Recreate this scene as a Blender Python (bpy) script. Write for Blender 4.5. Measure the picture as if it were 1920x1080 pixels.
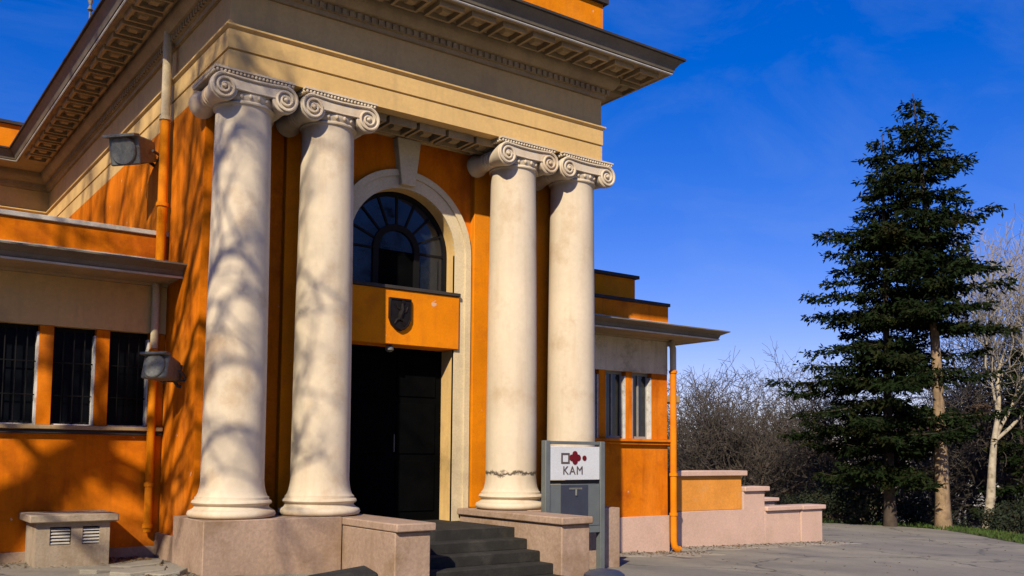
import bpy, math, random
import numpy as np
from mathutils import Vector, Matrix
R = math.radians
SC = bpy.context.scene
for o in list(bpy.data.objects): bpy.data.objects.remove(o)
COL = SC.collection

# ------------------------------------------------------------------ camera
CAM = Vector((-7.94, -13.0, 1.6))
yaw, pitch, roll = R(36.005), R(4.327), R(-0.502)
fwd = Vector((math.sin(yaw)*math.cos(pitch), math.cos(yaw)*math.cos(pitch), math.sin(pitch)))
rgt = Vector((math.cos(yaw), -math.sin(yaw), 0)); dwn = fwd.cross(rgt)
rr = rgt*math.cos(roll)+dwn*math.sin(roll); dd = -rgt*math.sin(roll)+dwn*math.cos(roll)
cd = bpy.data.cameras.new('camera'); cam = bpy.data.objects.new('camera', cd); COL.objects.link(cam)
M = Matrix((rr, -dd, -fwd)).transposed().to_4x4(); M.translation = CAM; cam.matrix_world = M
cd.sensor_width = 36; cd.lens = 1777.9/1920*36; cd.shift_y = 180/1920; cd.clip_end = 5000
SC.camera = cam
SC.cycles.max_bounces = 5; SC.cycles.diffuse_bounces = 1; SC.cycles.glossy_bounces = 2
SC.render.resolution_x, SC.render.resolution_y = 1024, 576

# ------------------------------------------------------------------ light
SUN_EL, SUN_AZ = R(35), R(50)          # azimuth measured from -Y towards -X
to_sun = Vector((-math.sin(SUN_AZ)*math.cos(SUN_EL), -math.cos(SUN_AZ)*math.cos(SUN_EL), math.sin(SUN_EL)))
sd = bpy.data.lights.new('sun', 'SUN'); sd.energy = 3.85; sd.angle = R(0.7); sd.color = (1, .91, .75)
so = bpy.data.objects.new('sun', sd); COL.objects.link(so)
so.rotation_euler = to_sun.to_track_quat('Z', 'Y').to_euler()
W = bpy.data.worlds.new('World'); SC.world = W; W.use_nodes = True
nt = W.node_tree; nt.nodes.clear()
sky = nt.nodes.new('ShaderNodeTexSky'); sky.sky_type = 'NISHITA'; sky.sun_disc = False
sky.sun_elevation = SUN_EL; sky.sun_rotation = math.atan2(to_sun.x, to_sun.y)
sky.altitude = 300; sky.air_density = 1.0; sky.dust_density = 0.3; sky.ozone_density = 3.0
SKY_TINT = (1.0, .81, 1.08)
hs = nt.nodes.new('ShaderNodeHueSaturation'); hs.inputs['Hue'].default_value = .522; hs.inputs['Saturation'].default_value = 1.73; hs.inputs['Value'].default_value = 1.0
bg = nt.nodes.new('ShaderNodeBackground'); bg.inputs['Strength'].default_value = 0.15
wo = nt.nodes.new('ShaderNodeOutputWorld')
tc = nt.nodes.new('ShaderNodeTexCoord'); mp = nt.nodes.new('ShaderNodeMapping'); mp.inputs['Scale'].default_value = (1.0, 3.2, 5.0); mp.inputs['Rotation'].default_value = (.5, .9, .4)
nz = nt.nodes.new('ShaderNodeTexNoise'); nz.inputs['Scale'].default_value = 2.4; nz.inputs['Detail'].default_value = 8; nz.inputs['Roughness'].default_value = .62; nz.inputs['Distortion'].default_value = .6
rp = nt.nodes.new('ShaderNodeValToRGB'); rp.color_ramp.elements[0].position = .46; rp.color_ramp.elements[1].position = .78; rp.color_ramp.elements[1].color = (.11, .11, .11, 1)
mxs = nt.nodes.new('ShaderNodeMix'); mxs.data_type = 'RGBA'; mxs.inputs[7].default_value = (1.9, 2.5, 3.6, 1)      # thin cirrus
nt.links.new(tc.outputs['Generated'], mp.inputs[0]); nt.links.new(mp.outputs[0], nz.inputs['Vector']); nt.links.new(nz.outputs['Fac'], rp.inputs[0]); nt.links.new(rp.outputs[0], mxs.inputs[0])
gm = nt.nodes.new('ShaderNodeGamma'); gm.inputs[1].default_value = .75
nt.links.new(sky.outputs[0], gm.inputs[0]); nt.links.new(gm.outputs[0], hs.inputs['Color']); tint = nt.nodes.new('ShaderNodeMix'); tint.data_type = 'RGBA'; tint.blend_type = 'MULTIPLY'; tint.inputs[0].default_value = 1; tint.inputs[7].default_value = (*SKY_TINT, 1)
nt.links.new(hs.outputs[0], tint.inputs[6]); nt.links.new(tint.outputs[2], mxs.inputs[6]); nt.links.new(mxs.outputs[2], bg.inputs[0]); nt.links.new(bg.outputs[0], wo.inputs[0])
SC.view_settings.view_transform = 'Standard'; SC.view_settings.look = 'None'
SC.view_settings.exposure = 0.42; SC.view_settings.gamma = 1; SC.view_settings.use_curve_mapping = False

# ------------------------------------------------------------------ materials
MATS = {}
def N(t, kind, **kw):
    n = t.nodes.new('ShaderNode'+kind)
    for k, v in kw.items(): setattr(n, k, v)
    return n
def ramp(t, stops):
    n = N(t, 'ValToRGB'); e = n.color_ramp.elements
    while len(e) < len(stops): e.new(0.5)
    for q, (p, c) in zip(e, stops): q.position = p; q.color = (c, c, c, 1) if isinstance(c, (int, float)) else (*c, 1)
    return n
def mix(t, fac, a, b, mode='MIX'):
    n = N(t, 'Mix', data_type='RGBA', blend_type=mode)
    for s, v in ((0, fac), (6, a), (7, b)):
        if hasattr(v, 'is_linked') or isinstance(v, bpy.types.NodeSocket): t.links.new(v, n.inputs[s])
        elif s == 0: n.inputs[0].default_value = v
        else: n.inputs[s].default_value = (*v, 1)
    return n.outputs[2]
def noise(t, co, scale, detail=5, rough=.6, stretch=None):
    if stretch:
        m = N(t, 'Mapping'); m.inputs['Scale'].default_value = stretch; t.links.new(co, m.inputs[0]); co = m.outputs[0]
    n = N(t, 'TexNoise'); n.inputs['Scale'].default_value = scale; n.inputs['Detail'].default_value = detail; n.inputs['Roughness'].default_value = rough
    t.links.new(co, n.inputs['Vector']); return n.outputs['Fac']
def material(name, col, rough=.8, var=.25, scale=1.5, stain=None, stain_amt=.5, stain_scale=.9, streak=0, bump=.15, bscale=40, metal=0, spec=.3, extra=None, coord='geo', fine=.86):
    m = bpy.data.materials.new(name); m.use_nodes = True; t = m.node_tree
    b = t.nodes['Principled BSDF']
    if coord == 'geo': co = N(t, 'NewGeometry').outputs['Position']
    else: co = N(t, 'TexCoord').outputs['Object']
    lo = tuple(c*(1-var) for c in col); hi = tuple(min(c*(1+var*.5), 1) for c in col)
    r = ramp(t, [(.3, 0.0), (.7, 1.0)]); t.links.new(noise(t, co, scale), r.inputs[0])
    c = mix(t, r.outputs[0], lo, hi)
    fr = ramp(t, [(.35, fine), (.65, 1.0)]); t.links.new(noise(t, co, scale*22, 3), fr.inputs[0])
    c = mix(t, 1.0, c, fr.outputs[0], 'MULTIPLY')
    if stain:
        s = ramp(t, [(.52, 0.0), (.68, stain_amt)]); t.links.new(noise(t, co, stain_scale, 8, .65), s.inputs[0])
        c = mix(t, s.outputs[0], c, stain)
    if streak:
        s = ramp(t, [(.5, 0.0), (.72, streak)]); t.links.new(noise(t, co, 5, 5, .6, (1, 1, .12)), s.inputs[0])
        c = mix(t, s.outputs[0], c, stain or tuple(x*.45 for x in col))
    if extra: c = extra(t, co, c)
    t.links.new(c, b.inputs['Base Color'])
    rn = ramp(t, [(.3, max(rough-.1, 0)), (.7, min(rough+.1, 1))]); t.links.new(noise(t, co, scale*6), rn.inputs[0]); t.links.new(rn.outputs[0], b.inputs['Roughness'])
    b.inputs['Metallic'].default_value = metal; b.inputs['Specular IOR Level'].default_value = spec
    if bump:
        bp = N(t, 'Bump'); bp.inputs['Strength'].default_value = bump; bp.inputs['Distance'].default_value = .02
        t.links.new(noise(t, co, bscale, 6, .65), bp.inputs['Height']); t.links.new(bp.outputs[0], b.inputs['Normal'])
    MATS[name] = m; return m
def crack_extra(t, co, c):
    # one old crack ringing the shaft near its foot and a rusty run on its left edge
    sp = N(t, 'SeparateXYZ'); t.links.new(co, sp.inputs[0])
    n = noise(t, co, 4.5, 8, .75)
    a = N(t, 'Math', operation='MULTIPLY'); t.links.new(n, a.inputs[0]); a.inputs[1].default_value = .34
    s = N(t, 'Math', operation='SUBTRACT'); t.links.new(sp.outputs[2], s.inputs[0]); t.links.new(a.outputs[0], s.inputs[1])
    d = N(t, 'Math', operation='SUBTRACT'); t.links.new(s.outputs[0], d.inputs[0]); d.inputs[1].default_value = 1.13
    ab = N(t, 'Math', operation='ABSOLUTE'); t.links.new(d.outputs[0], ab.inputs[0])
    rp = ramp(t, [(.012, 1.0), (.045, 0.0)]); t.links.new(ab.outputs[0], rp.inputs[0])
    return mix(t, rp.outputs[0], c, (.10, .075, .05))
def asphalt_extra(t, co, c):
    v = N(t, 'TexVoronoi', feature='DISTANCE_TO_EDGE'); v.inputs['Scale'].default_value = .23
    w = N(t, 'TexNoise'); w.inputs['Scale'].default_value = 1.1; w.inputs['Detail'].default_value = 6; t.links.new(co, w.inputs['Vector'])
    mx = N(t, 'Vector Math'.replace(' ', ''), operation='SCALE') if False else N(t, 'VectorMath', operation='SCALE'); t.links.new(w.outputs['Color'], mx.inputs[0]); mx.inputs['Scale'].default_value = 1.2
    ad = N(t, 'VectorMath', operation='ADD'); t.links.new(co, ad.inputs[0]); t.links.new(mx.outputs[0], ad.inputs[1])
    t.links.new(ad.outputs[0], v.inputs['Vector'])
    rp = ramp(t, [(.003, .75), (.011, 0.0)]); t.links.new(v.outputs['Distance'], rp.inputs[0])
    c = mix(t, rp.outputs[0], c, (.05, .045, .04))
    big = ramp(t, [(.45, 0.0), (.62, .5)]); t.links.new(noise(t, co, .35, 6, .6, (1, .35, 1)), big.inputs[0])
    return mix(t, big.outputs[0], c, (.165, .15, .13))

def peel_extra(t, co, c):
    # sun-faded patches, and small chips where the paint has come away
    f = ramp(t, [(.5, 0.0), (.75, .35)]); t.links.new(noise(t, co, .45, 4, .6), f.inputs[0]); c = mix(t, f.outputs[0], c, (.88, .34, .05))
    g = ramp(t, [(.715, 0.0), (.73, .8)]); t.links.new(noise(t, co, 4.2, 4, .55), g.inputs[0])
    return mix(t, g.outputs[0], c, (.68, .50, .34))
material('orange', (.82, .205, .004), .9, .20, .9, stain=(.38, .075, .006), stain_amt=.75, stain_scale=1.1, streak=.55, extra=peel_extra, fine=.9, bump=.18, bscale=30, spec=.1)
material('orange_plain', (.86, .255, .004), .9, .16, 1.3, stain=(.52, .13, .01), stain_amt=.5, streak=.3, extra=peel_extra, fine=.9, stain_scale=2, bump=.12, spec=.1)
material('peach', (.84, .33, .055), .9, .18, 1.3, stain=(.66, .36, .16), stain_amt=.5, stain_scale=1.6, bump=.15, spec=.1)
material('cream_pale', (.80, .62, .38), .85, .2, 1.0, fine=.9, stain=(.36, .26, .14), stain_amt=.75, stain_scale=2.2, streak=.4, bump=.25)
material('stone_dull', (.43, .33, .225), .9, .25, 1.4, stain=(.22, .15, .08), stain_amt=.7, stain_scale=2.2, streak=.4, bump=.4, bscale=24)
material('concrete', (.42, .36, .27), .95, .2, .9, stain=(.24, .20, .14), stain_amt=.6, stain_scale=1.3, bump=.5, bscale=40)
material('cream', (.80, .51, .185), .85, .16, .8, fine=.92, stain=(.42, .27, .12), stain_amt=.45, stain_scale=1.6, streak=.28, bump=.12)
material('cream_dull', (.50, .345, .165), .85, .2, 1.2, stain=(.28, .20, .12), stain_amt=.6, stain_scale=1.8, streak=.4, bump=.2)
material('stone', (.75, .61, .42), .8, .12, .6, fine=.95, stain=(.50, .33, .18), stain_amt=.75, stain_scale=1.0, streak=.3, bump=.12, bscale=55)
material('stone_cracked', (.75, .61, .42), .8, .12, .6, fine=.95, stain=(.50, .33, .18), stain_amt=.65, stain_scale=1.0, streak=.28, bump=.12, bscale=55, extra=crack_extra)
material('trim', (.78, .62, .37), .8, .12, 1.4, stain=(.5, .38, .22), stain_amt=.4, stain_scale=2, bump=.1)
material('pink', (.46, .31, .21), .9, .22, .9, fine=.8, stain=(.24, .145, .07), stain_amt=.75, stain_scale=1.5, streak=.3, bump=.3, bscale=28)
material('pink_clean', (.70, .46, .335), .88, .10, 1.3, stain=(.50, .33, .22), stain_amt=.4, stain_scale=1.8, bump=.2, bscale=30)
material('granite', (.032, .029, .023), .9, .35, 2.5, stain=(.075, .065, .05), stain_amt=.5, stain_scale=3, bump=.35, bscale=35)
material('gutter', (.20, .16, .105), .6, .3, 1.2, stain=(.20, .16, .10), stain_amt=.5, stain_scale=2.2, streak=.4, bump=.1, spec=.4)
material('flashing', (.62, .56, .46), .5, .2, 3, stain=(.3, .25, .18), stain_amt=.5, stain_scale=4, bump=.08)
material('roof_dark', (.05, .042, .036), .8, .3, 2, bump=.2)
material('frame_dark', (.009, .008, .008), .7, .3, 4, bump=.1, spec=.15)
material('frame_white', (.78, .74, .66), .7, .25, 6, stain=(.35, .28, .2), stain_amt=.7, stain_scale=7, bump=.2)
material('frame_grey', (.34, .31, .26), .7, .25, 5, bump=.1)
material('interior_shade', (.004, .004, .004), 1.0, .3, 3, bump=0, spec=0.0)  # near-black put into the colour to stand in for unlit interiors
material('glass', (.012, .016, .022), .10, .2, .7, bump=.02, bscale=3, spec=.55)
material('glass_dark', (.005, .006, .008), .35, .2, .7, bump=0, spec=.08)
material('metal_grey', (.27, .27, .23), .6, .45, 5, stain=(.12, .09, .05), stain_amt=.8, stain_scale=5, streak=.5, bump=.5, bscale=20, metal=.3)
material('metal_dark', (.08, .085, .09), .55, .3, 6, bump=.15)
material('stand_grey', (.20, .215, .20), .5, .15, 3, bump=.05, metal=.3)
material('panel_white', (.72, .72, .70), .45, .05, 3, bump=0, spec=.5)
material('logo_red', (.16, .006, .01), .5, .1, 5, bump=0)
material('logo_grey', (.12, .09, .085), .5, .1, 5, bump=0)
material('bin_dark', (.05, .055, .075), .45, .2, 4, bump=.08, spec=.5)
material('bronze', (.022, .016, .013), .5, .3, 12, bump=.25, metal=.5)
material('asphalt', (.34, .295, .215), .92, .16, .55, stain=(.15, .135, .11), stain_amt=.5, stain_scale=.8, bump=.5, bscale=60, extra=asphalt_extra)
material('earth', (.10, .085, .05), .95, .35, .8, stain=(.045, .07, .018), stain_amt=.8, stain_scale=.5, bump=.6, bscale=12)
material('grass', (.055, .095, .015), .9, .35, 3, stain=(.11, .10, .03), stain_amt=.5, stain_scale=2, bump=0)
material('bark', (.085, .062, .045), .95, .4, 4, bump=.6, bscale=18, coord='obj')
material('bark_grey', (.12, .105, .085), .95, .35, 4, bump=.5, bscale=18, coord='obj')
material('bark_pale', (.46, .38, .26), .9, .35, 3, stain=(.17, .12, .07), stain_amt=.8, stain_scale=3.5, bump=.5, bscale=16, coord='obj')
material('bark_tan', (.36, .24, .13), .9, .4, 2.5, stain=(.11, .075, .045), stain_amt=.85, stain_scale=4.5, streak=.7, bump=1.0, bscale=11, coord='obj')
material('twig', (.085, .068, .052), .95, .3, 1.5, bump=0, coord='obj')
material('twig_pale', (.32, .27, .20), .9, .3, 1.5, bump=0, coord='obj')
material('needle', (.014, .024, .007), .9, .55, 1.1, stain=(.048, .036, .010), stain_amt=.6, stain_scale=.9, bump=0, coord='obj', spec=.05)
material('leaf_dark', (.022, .032, .012), .8, .5, 1.6, stain=(.075, .045, .018), stain_amt=.7, stain_scale=1.2, bump=0, coord='obj')
material('dry_leaf', (.16, .095, .04), .9, .5, 6, bump=0)
material('nest', (.12, .075, .04), .95, .4, 5, bump=.3)
material('house_white', (.66, .62, .55), .85, .1, .5, bump=.1)
material('house_pink', (.56, .40, .32), .85, .1, .5, bump=.1)
material('roof_red', (.30, .11, .06), .85, .3, 2, bump=.3)
material('hill', (.075, .08, .05), .95, .35, .01, bump=0)

# ------------------------------------------------------------------ mesh helpers
class MB:
    def __init__(s): s.v = []; s.f = []
    def add(s, vs, fs):
        o = len(s.v); s.v.extend([tuple(p) for p in vs]); s.f.extend([tuple(i+o for i in f) for f in fs]); return s
    def box(s, x0, x1, y0, y1, z0, z1):
        return s.add([(x0,y0,z0),(x1,y0,z0),(x1,y1,z0),(x0,y1,z0),(x0,y0,z1),(x1,y0,z1),(x1,y1,z1),(x0,y1,z1)],
                     [(0,3,2,1),(4,5,6,7),(0,1,5,4),(1,2,6,5),(2,3,7,6),(3,0,4,7)])
    def lathe(s, prof, c=(0,0,0), n=48, axis='z'):
        vs = []; fs = []
        for (r, h) in prof:
            for k in range(n):
                a = 2*math.pi*k/n; x, y = r*math.cos(a), r*math.sin(a)
                vs.append((c[0]+x, c[1]+y, c[2]+h) if axis == 'z' else ((c[0]+x, c[1]+h, c[2]-y) if axis == 'y' else (c[0]+h, c[1]+x, c[2]+y)))
        for i in range(len(prof)-1):
            for k in range(n):
                k2 = (k+1) % n; fs.append((i*n+k, i*n+k2, (i+1)*n+k2, (i+1)*n+k))
        fs.append(tuple(range(n-1, -1, -1))); fs.append(tuple((len(prof)-1)*n+k for k in range(n)))
        return s.add(vs, fs)
    def tube(s, pts, rad, n=8, cap=True):
        pts = [Vector(p) for p in pts]
        if isinstance(rad, (int, float)): rad = [rad]*len(pts)
        vs = []; fs = []; up = None
        for i, p in enumerate(pts):
            d = (pts[min(i+1, len(pts)-1)]-pts[max(i-1, 0)])
            d = d.normalized() if d.length > 1e-9 else Vector((0, 0, 1))
            if up is None: up = d.orthogonal().normalized()
            up = (up-d*up.dot(d)); up = up.normalized() if up.length > 1e-6 else d.orthogonal().normalized()
            w = d.cross(up)
            for k in range(n):
                a = 2*math.pi*k/n; vs.append(p+(up*math.cos(a)+w*math.sin(a))*rad[i])
        for i in range(len(pts)-1):
            for k in range(n):
                k2 = (k+1) % n; fs.append((i*n+k, i*n+k2, (i+1)*n+k2, (i+1)*n+k))
        if cap: fs.append(tuple(range(n-1, -1, -1))); fs.append(tuple((len(pts)-1)*n+k for k in range(n)))
        return s.add(vs, fs)
    def prism(s, poly, y0, y1):            # polygon in (x,z), extruded along y; poly counter-clockwise seen from -y
        n = len(poly)
        vs = [(x, y0, z) for x, z in poly]+[(x, y1, z) for x, z in poly]
        fs = [tuple(range(n)), tuple(range(2*n-1, n-1, -1))]+[(i, n+i, n+(i+1) % n, (i+1) % n) for i in range(n)]
        return s.add(vs, fs)
    def strip(s, A, B, y0, y1):            # closed band between two equal-length polylines in (x,z), thickness in y
        n = len(A)
        vs = [(x, y0, z) for x, z in A]+[(x, y0, z) for x, z in B]+[(x, y1, z) for x, z in A]+[(x, y1, z) for x, z in B]
        fs = []
        for i in range(n-1):
            fs += [(i, i+1, n+i+1, n+i), (2*n+i, 3*n+i, 3*n+i+1, 2*n+i+1), (i, 2*n+i, 2*n+i+1, i+1), (n+i, n+i+1, 3*n+i+1, 3*n+i)]
        fs += [(0, n, 3*n, 2*n), (n-1, 3*n-1, 4*n-1, 2*n-1)]
        return s.add(vs, fs)
    def sweep(s, path, prof):              # open path in xy (outside on the right hand), closed profile of (d outward, z)
        P = [Vector((p[0], p[1])) for p in path]; n = len(P); m = len(prof); off = []
        for i in range(n):
            ns = []
            if i > 0: d = (P[i]-P[i-1]).normalized(); ns.append(Vector((d.y, -d.x)))
            if i < n-1: d = (P[i+1]-P[i]).normalized(); ns.append(Vector((d.y, -d.x)))
            if len(ns) == 2: b = ns[0]+ns[1]; off.append(b/(b.dot(ns[0])))
            else: off.append(ns[0])
        vs = []; fs = []
        for i in range(n):
            for d, z in prof: q = P[i]+off[i]*d; vs.append((q.x, q.y, z))
        for i in range(n-1):
            for k in range(m): fs.append((i*m+k, (i+1)*m+k, (i+1)*m+(k+1) % m, i*m+(k+1) % m))
        fs.append(tuple(range(m-1, -1, -1))); fs.append(tuple((n-1)*m+k for k in range(m)))
        return s.add(vs, fs)
    def mesh(s, name):
        me = bpy.data.meshes.new(name); me.from_pydata(s.v, [], s.f); me.validate(); me.update(); return me
    def build(s, name, mat, parent=None, sharp=35, bevel=0):
        me = s.mesh(name); me.materials.append(MATS[mat])
        import bmesh
        bm = bmesh.new(); bm.from_mesh(me); bmesh.ops.recalc_face_normals(bm, faces=bm.faces); bm.to_mesh(me); bm.free()
        finish(me, sharp)
        return link(name, me, parent, bevel)
def finish(me, sharp=35):
    me.polygons.foreach_set('use_smooth', [True]*len(me.polygons)); me.set_sharp_from_angle(angle=R(sharp))
def world_loc(o):                          # meshes are modelled in world space, only top-level empties are offset
    return Vector(o.location) if o.parent is None else Vector((0, 0, 0))
def link(name, me, parent=None, bevel=0):
    o = bpy.data.objects.new(name, me); COL.objects.link(o)
    if parent is not None:
        o.parent = parent; o.matrix_parent_inverse = Matrix.Translation(-world_loc(parent)) if o.data else Matrix()
    if bevel:
        b = o.modifiers.new('bevel', 'BEVEL'); b.width = bevel; b.segments = 2; b.limit_method = 'ANGLE'; b.angle_limit = R(40); b.harden_normals = False
    return o
def empty(name, loc=(0, 0, 0)):
    o = bpy.data.objects.new(name, None); COL.objects.link(o); o.location = loc; o.empty_display_size = .2; return o
def tag(o, label=None, cat=None, group=None, kind=None):
    if label: o['label'] = label
    if cat: o['category'] = cat
    if group: o['group'] = group
    if kind: o['kind'] = kind
    return o
def clone(src, parent, delta=None, loc=None):
    o = src.copy(); COL.objects.link(o); o.parent = parent
    if parent is not None: o.matrix_parent_inverse = src.matrix_parent_inverse.copy()
    if delta is not None: o.location = src.location+Vector(delta)
    return o
def mold(name, mesh_src, parent, loc, rotz=0):     # alike piece sharing mesh data, placed at a world point
    o = bpy.data.objects.new(name, mesh_src); COL.objects.link(o); o.parent = parent
    o.matrix_parent_inverse = Matrix.Translation(-world_loc(parent)); o.location = loc; o.rotation_euler = (0, 0, rotz); return o
def shared(mb, name, mat, sharp=35):
    import bmesh
    me = mb.mesh(name); me.materials.append(MATS[mat]); bm = bmesh.new(); bm.from_mesh(me); bmesh.ops.recalc_face_normals(bm, faces=bm.faces); bm.to_mesh(me); bm.free()
    finish(me, sharp); return me

# ------------------------------------------------------------------ ground
def lerp_tab(x, tab):
    if x <= tab[0][0]: return tab[0][1]
    for (a, za), (b, zb) in zip(tab, tab[1:]):
        if x <= b: return za+(zb-za)*(x-a)/(b-a)
    return tab[-1][1]
GT = [(-6, -.02), (-3.75, -.03), (3.75, -.37), (7.84, -.56), (15, -.71), (24, -.88), (60, -1.2)]
def gz(x): return lerp_tab(x, GT)
EDGE = [(-80, -60), (16, -60), (18.6, -30), (18.6, -12), (18.7, -4), (20.0, .6), (22.6, 3.2), (24.4, 5.4), (24.6, 7.3), (23.6, 9.6), (21.2, 12.2), (18.5, 16), (17, 24), (12, 34), (-80, 34)]
def smooth_poly(P, it=2):
    for _ in range(it):
        Q = []
        for i in range(len(P)):
            a = Vector(P[i]); b = Vector(P[(i+1) % len(P)]); Q += [tuple(a*.75+b*.25), tuple(a*.25+b*.75)]
        P = Q
    return P
EP = np.array(smooth_poly(EDGE, 2))
def edge_dist(x, y):                       # distance outside the plaza (0 inside)
    a = EP; b = np.roll(EP, -1, 0); p = np.array((x, y))
    c = ((a[:, 1] > y) != (b[:, 1] > y)) & (x < (b[:, 0]-a[:, 0])*(y-a[:, 1])/(b[:, 1]-a[:, 1]+1e-12)+a[:, 0])
    if c.sum() % 2: return 0.0
    ab = b-a; t = np.clip(((p-a)*ab).sum(1)/((ab*ab).sum(1)+1e-12), 0, 1); q = a+ab*t[:, None]
    return float(np.sqrt(((p-q)**2).sum(1)).min())
def terrain(x, y):
    d = edge_dist(x, y); z = gz(x)-.012
    if d > 0: z -= lerp_tab(d, [(0, 0), (1.5, .05), (4, .5), (12, 3.2), (30, 6.5), (60, 9), (120, 11), (400, 13)])
    return z
def axis_pts(a, b, c, d, fine, grow=1.35):
    xs = list(np.arange(b, c+.01, fine)); s = fine; x = c
    while x < d: s *= grow; x += s; xs.append(x)
    s = fine; x = b
    while x > a: s *= grow; x -= s; xs.insert(0, x)
    return xs
xs = axis_pts(-1500, -30, 70, 2500, 2.0); ys = axis_pts(-1500, -40, 60, 2500, 2.0)
vs = [(x, y, terrain(x, y)) for y in ys for x in xs]; nx = len(xs)
fs = [(j*nx+i, j*nx+i+1, (j+1)*nx+i+1, (j+1)*nx+i) for j in range(len(ys)-1) for i in range(nx-1)]
m = MB(); m.add(vs, fs); tag(m.build('ground', 'earth', sharp=180), kind='structure')
# plaza sheet: fan strips in x so that it follows the slope
import bmesh
bm = bmesh.new(); f = bm.faces.new([bm.verts.new((x, y, 0)) for x, y in EP])
for cx in [g[0] for g in GT]+list(range(-70, 26, 4)):
    bmesh.ops.bisect_plane(bm, geom=bm.verts[:]+bm.edges[:]+bm.faces[:], plane_co=(cx+.013, 0, 0), plane_no=(1, 0, 0))
for v in bm.verts: v.co.z = gz(v.co.x)
bmesh.ops.triangulate(bm, faces=bm.faces); bmesh.ops.recalc_face_normals(bm, faces=bm.faces)
for f in bm.faces:
    if f.normal.z < 0: f.normal_flip()
me = bpy.data.meshes.new('plaza'); bm.to_mesh(me); bm.free(); me.materials.append(MATS['asphalt']); finish(me, 180)
tag(link('plaza', me), kind='structure')

# worn concrete apron along the right wing and garden walls
rg = random.Random(14); vs = []; fs = []; n = 60
for k in range(n+1):
    x = 3.9+11.2*k/n; yi = 2.62 if x < 8.3 else 3.5; yo = (1.55 if x < 8.6 else 2.55)+rg.gauss(0, .05)+.12*math.sin(k*.9)
    vs += [(x, yi, gz(x)+.006), (x, yo, gz(x)+.006), (x, yo-.01, gz(x)-.02)]
for k in range(n): fs += [(k*3, k*3+1, k*3+4, k*3+3), (k*3+1, k*3+2, k*3+5, k*3+4)]
m = MB(); m.add(vs, fs); tag(m.build('pavement', 'concrete', sharp=30), kind='structure')

# ------------------------------------------------------------------ the building
HX = 3.53; ZP = .69; YB = 1.15; YW = 2.6; YM = 13.4
B = empty('historic_building', (0, 0, -.2)); tag(B, 'orange and cream classical building with a four-columned entrance portico', 'building')

ZD = .455                                 # threshold, lower than the plinths
# portico side walls and back wall (with arched opening)
m = MB(); m.box(-HX, -HX+.5, .92, YM, -.6, 7.05); m.build('side_wall', 'orange', B)
m = MB(); m.box(HX-.5, HX, .92, YM, -.8, 7.05); m.build('side_wall', 'orange', B)
RI, ZS = 1.05, 5.15                                     # arch radius and springing
arc = [(RI*math.cos(a), ZS+RI*math.sin(a)) for a in [math.pi*i/32 for i in range(33)]]
m = MB()
A = [(RI, ZD)]+arc+[(-RI, ZD)]
Bo = [(3.03, ZD)]+[(3.03 if x > .6 else (-3.03 if x < -.6 else x*5.05), 7.22 if abs(x) < .99*RI else z) for x, z in arc]+[(-3.03, ZD)]
m.strip(A, Bo, YB, YB+.45); m.build('back_wall', 'orange', B)
# pilasters behind the columns
for x0, x1 in ((-3.5, -2.72), (-2.2, -1.38), (1.38, 2.2), (2.72, 3.5)):
    m = MB(); m.box(x0, x1, .93 if abs(x0) > 2.6 and abs(x1) > 2.6 else 1.02, YB+.05, ZP, 7.04); m.build('pilaster', 'orange_plain', B, bevel=.008)
m = MB(); m.box(-3.0, 3.0, YB-.07, YB+.02, 7.045, 7.17); m.build('wall_moulding', 'cream', B, bevel=.01)
# archivolt: two stepped bands running down as door jambs
def band(r0, r1, y0, name, mat):
    a_ = [(r0*math.cos(a), ZS+r0*math.sin(a)) for a in [math.pi*i/40 for i in range(41)]]
    b_ = [(r1*math.cos(a), ZS+r1*math.sin(a)) for a in [math.pi*i/40 for i in range(41)]]
    mm = MB(); mm.strip([(r0, ZD)]+a_+[(-r0, ZD)], [(r1, ZD)]+b_+[(-r1, ZD)], y0, YB+.02); return mm.build(name, mat, B)
arch = band(1.03, 1.24, YB-.05, 'arch_surround', 'trim'); o = band(1.24, 1.35, YB-.085, 'arch_moulding', 'trim'); 
m = MB(); m.prism([(-.135, 6.22), (.135, 6.22), (.235, 7.03), (-.235, 7.03)], YB-.16, YB+.01); m.build('keystone', 'trim', B, bevel=.012)
# deep reveal lining of the opening
m = MB(); m.strip([(RI-.02, ZD)]+[((RI-.02)*math.cos(a), ZS+(RI-.02)*math.sin(a)) for a in [math.pi*i/32 for i in range(33)]]+[(-RI+.02, ZD)],
                  [(RI+.01, ZD)]+[((RI+.01)*math.cos(a), ZS+(RI+.01)*math.sin(a)) for a in [math.pi*i/32 for i in range(33)]]+[(-RI-.01, ZD)], YB-.03, YB+.44); m.build('reveal', 'cream', B)
# panel over the door with the shield
m = MB(); m.box(-1.10, 1.10, YB-.10, YB+.40, 3.46, 4.40); pan = m.build('door_panel', 'orange_plain', B, bevel=.012)
m = MB(); m.box(-1.11, 1.11, YB-.13, YB+.40, 4.403, 4.46); m.build('panel_cap', 'roof_dark', pan, bevel=.006)
sh = [(-.215, .27), (-.215, -.08), (-.17, -.19), (-.09, -.26), (0, -.30), (.09, -.26), (.17, -.19), (.215, -.08), (.215, .27)]
m = MB(); m.prism([(x-.11, 3.98+z) for x, z in sh], YB-.15, YB-.098); shd = m.build('shield', 'bronze', B, bevel=.01)
m = MB(); yy = YB-.155
m.tube([(x*.9, yy, 3.98+z*.9) for x, z in sh+[sh[0]]], .014, 6)
m.tube([(.03, yy, 4.16), (.035, yy, 4.06), (.0, yy, 3.98), (-.02, yy, 3.90)], [.02, .035, .045, .03], 8)
m.tube([(-.02, yy, 3.90), (-.08, yy, 3.87), (-.12, yy, 3.80)], [.03, .022, .015], 8)
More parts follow.
